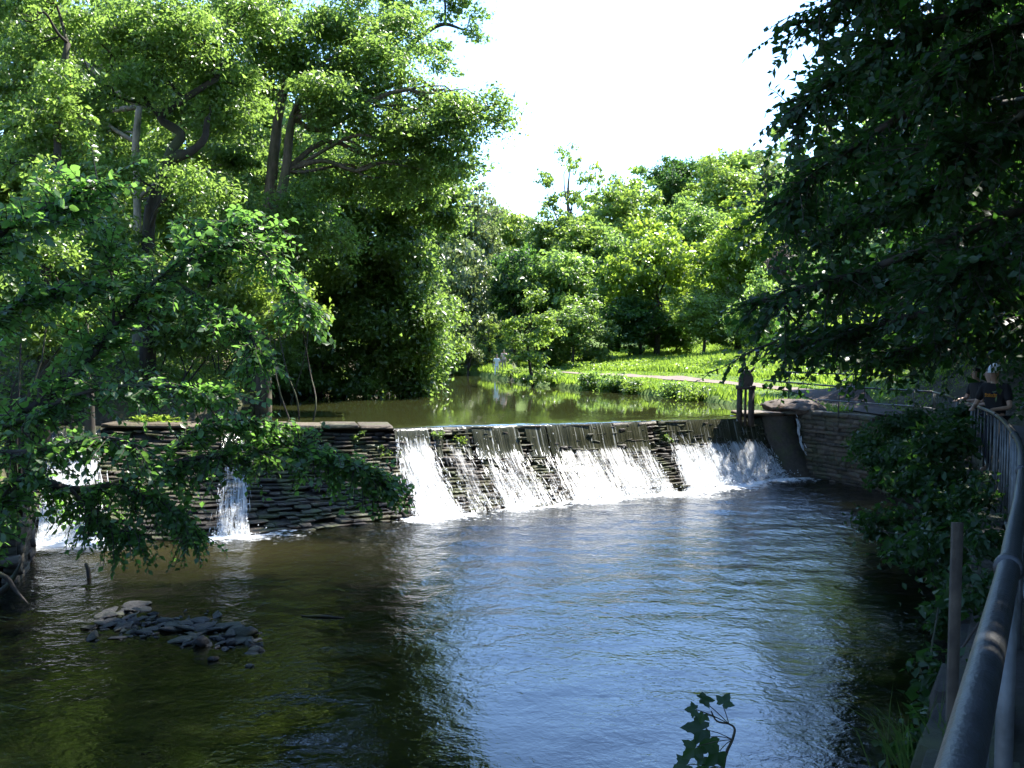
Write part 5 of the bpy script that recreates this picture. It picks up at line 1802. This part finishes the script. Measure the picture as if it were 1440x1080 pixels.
# ------------------------------------------------------------------ maple sprig in front
def maple_leaf():
    pts = []
    tips = [(-90 + 62, .42), (-90 + 118, .78), (0 + 90, 1.0), (152, .78), (208, .42)]
    angs = [-50, 5, 30, 57, 90, 123, 150, 175, 230]
    prof = [(-80, .12), (-58, .40), (-46, .44), (-40, .56), (-26, .50), (-8, .48), (0, .62), (10, .70), (20, .92), (30, .70), (36, .72), (46, .56), (62, .62), (68, .76), (76, .80),
            (90, 1.05), (104, .80), (112, .76), (118, .62), (134, .56), (144, .72), (150, .70), (160, .92), (170, .70), (180, .62), (188, .48), (206, .50), (220, .56), (226, .44), (238, .40), (260, .12)]
    V = [(0, .12, -.02)]
    for an, r in prof:
        V.append((r * math.cos(R(an)) * .85, r * math.sin(R(an)) * .85 + .12, -.16 * r * r + .05 * abs(math.sin(R(an * 2)))))
    n_ = len(prof)
    T = [(0, i_ + 1, i_ + 2) for i_ in range(n_ - 1)]
    return np.array(V), np.array(T)


mp_me = mesh('leaf', *maple_leaf()); mp_me.materials.append(L_DARK)
D0 = 2.9
base_ = P(1012, 1130, D0)
zb = np.array([1.35, 2.75, 0])
sp = empty('maple_sapling', P(1015, 1200, D0), 'small maple sapling with dark lobed leaves in front of the bright water', 'sapling')
stem_pts = [P(1015, 1200, D0), P(1017, 1080, D0), P(1030, 1040, D0), P(1033, 1025, D0), P(1025, 1018, D0), P(1008, 1014, D0), P(1000, 1000, D0)]
part('stem', *tube_arrays(stem_pts, [.006, .005, .004, .0035, .003, .003, .002], 6, 4), BARK_DARK, sp, True)
for x, y, sx_, rot, tilt in ((985, 983, .042, -1.4, 1.15), (1016, 991, .040, -.9, .75), (979, 998, .030, 1.6, .5), (990, 1004, .028, 2.6, .4), (992, 1026, .066, 1.5, .95),
                              (1000, 1036, .060, 2.8, .45), (980, 1050, .052, 2.2, .35), (1012, 1056, .056, 2.9, .4), (968, 1075, .050, 1.7, .6), (998, 1080, .056, 2.9, .35), (990, 1064, .03, 2.4, .5)):
    q = P(x, y, D0 + rng.normal(0, .05))
    o = bpy.data.objects.new('leaf', mp_me); COL.objects.link(o); o.parent = sp
    o.location = Vector(q) - sp.location
    o.scale = (sx_ * 1.1,) * 3
    o.rotation_euler = (math.pi / 2 - tilt, rng.normal(0, .2), 0)
    o.rotation_euler.rotate_axis('Z', rot)
    j_ = stem_pts[4 if y < 1015 else 2 if y < 1060 else 1]
    part('leaf_stalk', *tube_arrays([j_, (j_ + q) / 2 + (0, 0, .004), q], .0014, 5, 2), BARK_DARK, sp, True)
# long grass at the foot of the wall
gc = P(1300, 1045, 4.2)
root = empty('grass_tuft', (gc[0], gc[1], 0.3), 'tuft of long grass in the shade at the foot of the embankment wall', 'grass tuft')
bag = Bag()
for _ in range(46):
    b = gc + rng.normal(0, .09, 3) * (1, 1, .3) - (0, 0, .22)
    e = b + np.array([rng.normal(-.05, .14), rng.normal(-.02, .12), rng.uniform(.25, .48)])
    m_ = (b + e) / 2 + np.array([0, 0, .08])
    w = rng.uniform(.003, .006)
    s_ = np.array([.8, .5, 0]) * w
    bag.add(np.array([b - s_, b + s_, m_ - s_ * .8, m_ + s_ * .8, e]), [np.array([(0, 1, 3, 2)]), np.array([(2, 3, 4)])])
bag_part('blade_mass', bag, GRASS_DK, root)

# ------------------------------------------------------------------ people
deps = bpy.context.evaluated_depsgraph_get


def skin_mesh(name, joints, edges, levels=2):
    """joints: {key: (xyz, radius)}; one continuous skinned surface"""
    keys = list(joints)
    me = bpy.data.meshes.new(name)
    me.from_pydata([joints[k_][0] for k_ in keys], [(keys.index(a_), keys.index(b_)) for a_, b_ in edges], [])
    o = bpy.data.objects.new(name, me)
    COL.objects.link(o)
    o.modifiers.new('skin', 'SKIN')
    for i_, k_ in enumerate(keys):
        r__ = joints[k_][1]
        me.skin_vertices[0].data[i_].radius = r__ if isinstance(r__, tuple) else (r__, r__)
    me.skin_vertices[0].data[0].use_root = True
    ms = o.modifiers.new('sub', 'SUBSURF'); ms.levels = ms.render_levels = levels
    dg = deps(); dg.update()
    out = bpy.data.meshes.new_from_object(o.evaluated_get(dg))
    out.name = name
    bpy.data.objects.remove(o)
    smooth(out)
    return out


def person(label, loc, rotz, height_, pose, shirt, trousers, hair, cap=None, group=None, print_=False):
    """pose: 'lean' hands on a rail ahead, 'walk'"""
    root = empty('person', loc, label, 'person', group)
    s = height_ / 1.75
    if pose == 'lean':
        hand = {1: (.22, .36, 1.07), -1: (-.16, .38, 1.07)}; elb = {1: (.30, .12, 1.10), -1: (-.29, .14, 1.10)}
        foot = {1: (.12, .02, .04), -1: (-.12, -.04, .04)}; knee = {1: (.11, .05, .50), -1: (-.11, .02, .50)}
        lean = .06
    else:
        hand = {1: (.26, .12, .80), -1: (-.27, -.06, .80)}; elb = {1: (.27, -.02, 1.08), -1: (-.27, -.06, 1.08)}
        foot = {1: (.10, .22, .04), -1: (-.10, -.22, .06)}; knee = {1: (.10, .16, .50), -1: (-.10, -.02, .48)}
        lean = .02
    J = {'pelvis': ((0, 0, .95), (.15, .11)), 'waist': ((0, lean * .3, 1.12), (.135, .095)), 'chest': ((0, lean * .7, 1.33), (.165, .11)),
         'neck0': ((0, lean, 1.47), (.075, .07)), 'neck': ((0, lean + .01, 1.53), (.052, .055)), 'chin': ((0, lean + .03, 1.585), (.066, .08)), 'head': ((0, lean + .025, 1.66), (.078, .098)), 'crown': ((0, lean + .015, 1.725), (.06, .075))}
    E = [('pelvis', 'waist'), ('waist', 'chest'), ('chest', 'neck0'), ('neck0', 'neck'), ('neck', 'chin'), ('chin', 'head'), ('head', 'crown')]
    for g in (1, -1):
        n_ = 'r' if g > 0 else 'l'
        J['sh' + n_] = ((g * .19, lean * .8, 1.42), .058); J['el' + n_] = (elb[g], .042); J['wr' + n_] = (hand[g], .028)
        hv = np.array(hand[g]) - np.array(elb[g]); hv /= np.linalg.norm(hv)
        J['pa' + n_] = (tuple(np.array(hand[g]) + hv * .06), (.036, .018))
        J['hp' + n_] = ((g * .09, 0, .88), .085); J['kn' + n_] = (knee[g], .056); J['an' + n_] = ((foot[g][0], foot[g][1], foot[g][2] + .05), .038)
        J['to' + n_] = ((foot[g][0] + g * .02, foot[g][1] + .17, foot[g][2] - .005), .032)
        E += [('chest', 'sh' + n_), ('sh' + n_, 'el' + n_), ('el' + n_, 'wr' + n_), ('wr' + n_, 'pa' + n_), ('pelvis', 'hp' + n_), ('hp' + n_, 'kn' + n_), ('kn' + n_, 'an' + n_), ('an' + n_, 'to' + n_)]
        for f_i in range(5):
            fo = np.array(J['pa' + n_][0]); side = np.array([g * (.026 - .017 * f_i), 0, 0]) if f_i < 4 else np.array([-g * .045, 0, 0])
            tip = fo + side * 1.25 + hv * ((.075, .085, .08, .06)[f_i] if f_i < 4 else .015) + np.array([0, 0, -.02])
            J[f'f{n_}{f_i}'] = (tuple(tip), .009)
            E.append(('pa' + n_, f'f{n_}{f_i}'))
    J = {k_: (tuple(np.array(p_) * s), tuple(np.array(r__) * s) if isinstance(r__, tuple) else r__ * s) for k_, (p_, r__) in J.items()}
    body = skin_mesh('body', J, E)
    link('body', body, SKIN, root)

    def sub(keys, grow):
        return {k_: (J[k_][0], tuple(np.array(J[k_][1]) + grow) if isinstance(J[k_][1], tuple) else J[k_][1] + grow) for k_ in keys}, [e for e in E if e[0] in keys and e[1] in keys]

    jj, ee = sub(['waist', 'pelvis', 'chest', 'neck0', 'shr', 'shl', 'elr', 'ell'], .026 * s)
    for n_ in 'rl':   # short sleeve
        a_, b_ = np.array(jj['sh' + n_][0]), np.array(jj['el' + n_][0])
        jj['el' + n_] = (tuple(a_ + (b_ - a_) * .75), .068 * s)
    link('shirt', skin_mesh('shirt', jj, ee), shirt, root)
    jj, ee = sub(['pelvis', 'hpr', 'hpl', 'knr', 'knl', 'anr', 'anl'], .014 * s)
    link('trousers', skin_mesh('trousers', jj, ee), trousers, root)
    hd = np.array(J['head'][0])
    bm = bmesh.new(); bmesh.ops.create_uvsphere(bm, u_segments=16, v_segments=12, radius=1.0)
    for v in bm.verts:
        back_ = v.co.y > .25 and v.co.z < .35
        kc = .86 if cap else 1.0
        v.co = Vector((v.co.x * .088 * s * kc, v.co.y * .108 * s * kc, v.co.z * (.07 if cap else .105) * s))
        if back_: v.co *= .55
        v.co += Vector(hd + np.array([0, -.012, .028]) * s)
    me = bpy.data.meshes.new('hair'); bm.to_mesh(me); bm.free(); smooth(me)
    link('hair', me, hair, root)
    for g in (1, -1):
        me = mesh('eye', *lumpy_rock(3, 1)); o = link('eye', me, HAIR, root); o.location = Vector(hd + np.array([g * .03, .094, .005]) * s); o.scale = (.016 * s,) * 3
    me = mesh('nose', *tube_arrays([hd + np.array([0, .09, .01]) * s, hd + np.array([0, .112, -.022]) * s, hd + np.array([0, .092, -.03]) * s], np.array([.007, .013, .006]) * s, 6, 2)); smooth(me)
    link('nose', me, SKIN, root)
    me = mesh('mouth', *tube_arrays([hd + np.array([-.022, .084, -.058]) * s, hd + np.array([0, .095, -.060]) * s, hd + np.array([.022, .084, -.058]) * s], np.array([.002, .005, .002]) * s, 5, 2)); link('mouth', me, simple('lips', (.3, .12, .1), .5), root)
    if cap:
        bm = bmesh.new(); bmesh.ops.create_uvsphere(bm, u_segments=20, v_segments=14, radius=1.0)
        bmesh.ops.delete(bm, geom=[v for v in bm.verts if v.co.z < -.02], context='VERTS')
        for v in bm.verts: v.co = Vector((v.co.x * .106 * s, v.co.y * .128 * s, v.co.z * .13 * s)) + Vector(hd + np.array([0, -.005, .03]) * s)
        me = bpy.data.meshes.new('cap'); bm.to_mesh(me); bm.free(); smooth(me)
        co = link('cap', me, cap, root)
        tt = np.linspace(-1.1, 1.1, 11)
        V, nV = [], len(tt)
        for zz in (.028, .018):
            V += [hd + np.array([.096 * math.sin(t), .113 * math.cos(t), zz]) * s for t in tt]
            V += [hd + np.array([.090 * math.sin(t), .113 * math.cos(t) + .075 * math.cos(t * 1.2), zz - .02]) * s for t in tt]
        Q = []
        for i_ in range(nV - 1):
            Q += [(i_, nV + i_, nV + i_ + 1, i_ + 1), (2 * nV + i_, 2 * nV + i_ + 1, 3 * nV + i_ + 1, 3 * nV + i_), (nV + i_, 3 * nV + i_, 3 * nV + i_ + 1, nV + i_ + 1)]
        me = mesh('peak', np.array(V), np.array(Q)); link('peak', me, cap, co)
        me = mesh('badge', *lumpy_rock(4, 1)); o = link('badge', me, CLOTH_NAVY, co); o.location = Vector(hd + np.array([-.005, .115, .088]) * s); o.scale = (.034, .012, .028)
    if print_:
        bag = Bag()
        x = -.10
        for w_, hh_ in ((.03, .05), (.022, .06), (.035, .045), (.02, .055), (.03, .05), (.025, .06)):
            for q_ in ((0, 0, w_, .012), (0, 0, .010, hh_), (0, hh_ - .012, w_, .012), (w_ - .010, hh_ * .4, .010, hh_ * .6)):
                V, Q = box_arrays((x + q_[0], .0, q_[1]), (x + q_[0] + q_[2], .004, q_[1] + q_[3]))
                bag.add(V * s, Q)
            x += w_ + .008
        me = mesh('chest_print', np.vstack(bag.v), bag.f)
        o = link('chest_print', me, ORANGE, root)
        o.location = Vector(np.array([0, lean * .65 + .150, 1.26]) * s)
    root.rotation_euler = (0, 0, rotz)
    return root


def rail_at_y(y):
    return np.array([np.interp(y, rail[:, 1], rail[:, c_]) for c_ in range(3)])


PG = 'people leaning on the railing'
for y_r, ang, hh_, lb, sh, cp, pr in (
        (15.4, 128, 1.66, 'person in a white cap and dark top with orange print leaning on the railing', CLOTH_BLACK, CAP_M, True),
        (17.8, 84, 1.62, 'person in a grey top behind the one in the white cap', CLOTH_GREY, None, False),
        (20.6, 96, 1.66, 'person in dark clothes farthest along the railing', CLOTH_BLACK, None, False)):
    a = rail_at_y(y_r); w_ = R(ang); fx = .42 * hh_ / 1.75
    q = a - np.array([-math.sin(w_), math.cos(w_), 0]) * fx
    person(lb, (q[0], q[1], a[2] - 1.07 * hh_ / 1.75), w_, hh_, 'lean', sh, CLOTH_NAVY, HAIR, cp, PG, pr)
WG = 'walkers on the path at the head of the pond'
for px, lb, sh, tr_, hh_ in ((698.5, 'walker in white on the far path, the one nearer the dark wall', CLOTH_WHITE, CLOTH_WHITE, 1.62), (708.5, 'walker in pale pink on the far path, the one nearer the small waterside tree', CLOTH_PINK, CLOTH_TAN, 1.56)):
    c = P(px, 520, 76); z = hz(c[0], c[1])
    person(lb, (c[0], c[1], max(z, WZ + .12)), R(170), hh_, 'walk', sh, tr_, HAIR, None, WG)

bpy.context.view_layer.update()
tot = sum(len(me.polygons) for me in bpy.data.meshes)
print('faces in meshes', tot, 'objects', len(scene.objects))
print('tris used', sum(sum(max(1, len(q.vertices) - 2) for q in me.polygons[:1]) * len(me.polygons) for me in bpy.data.meshes if me.users))
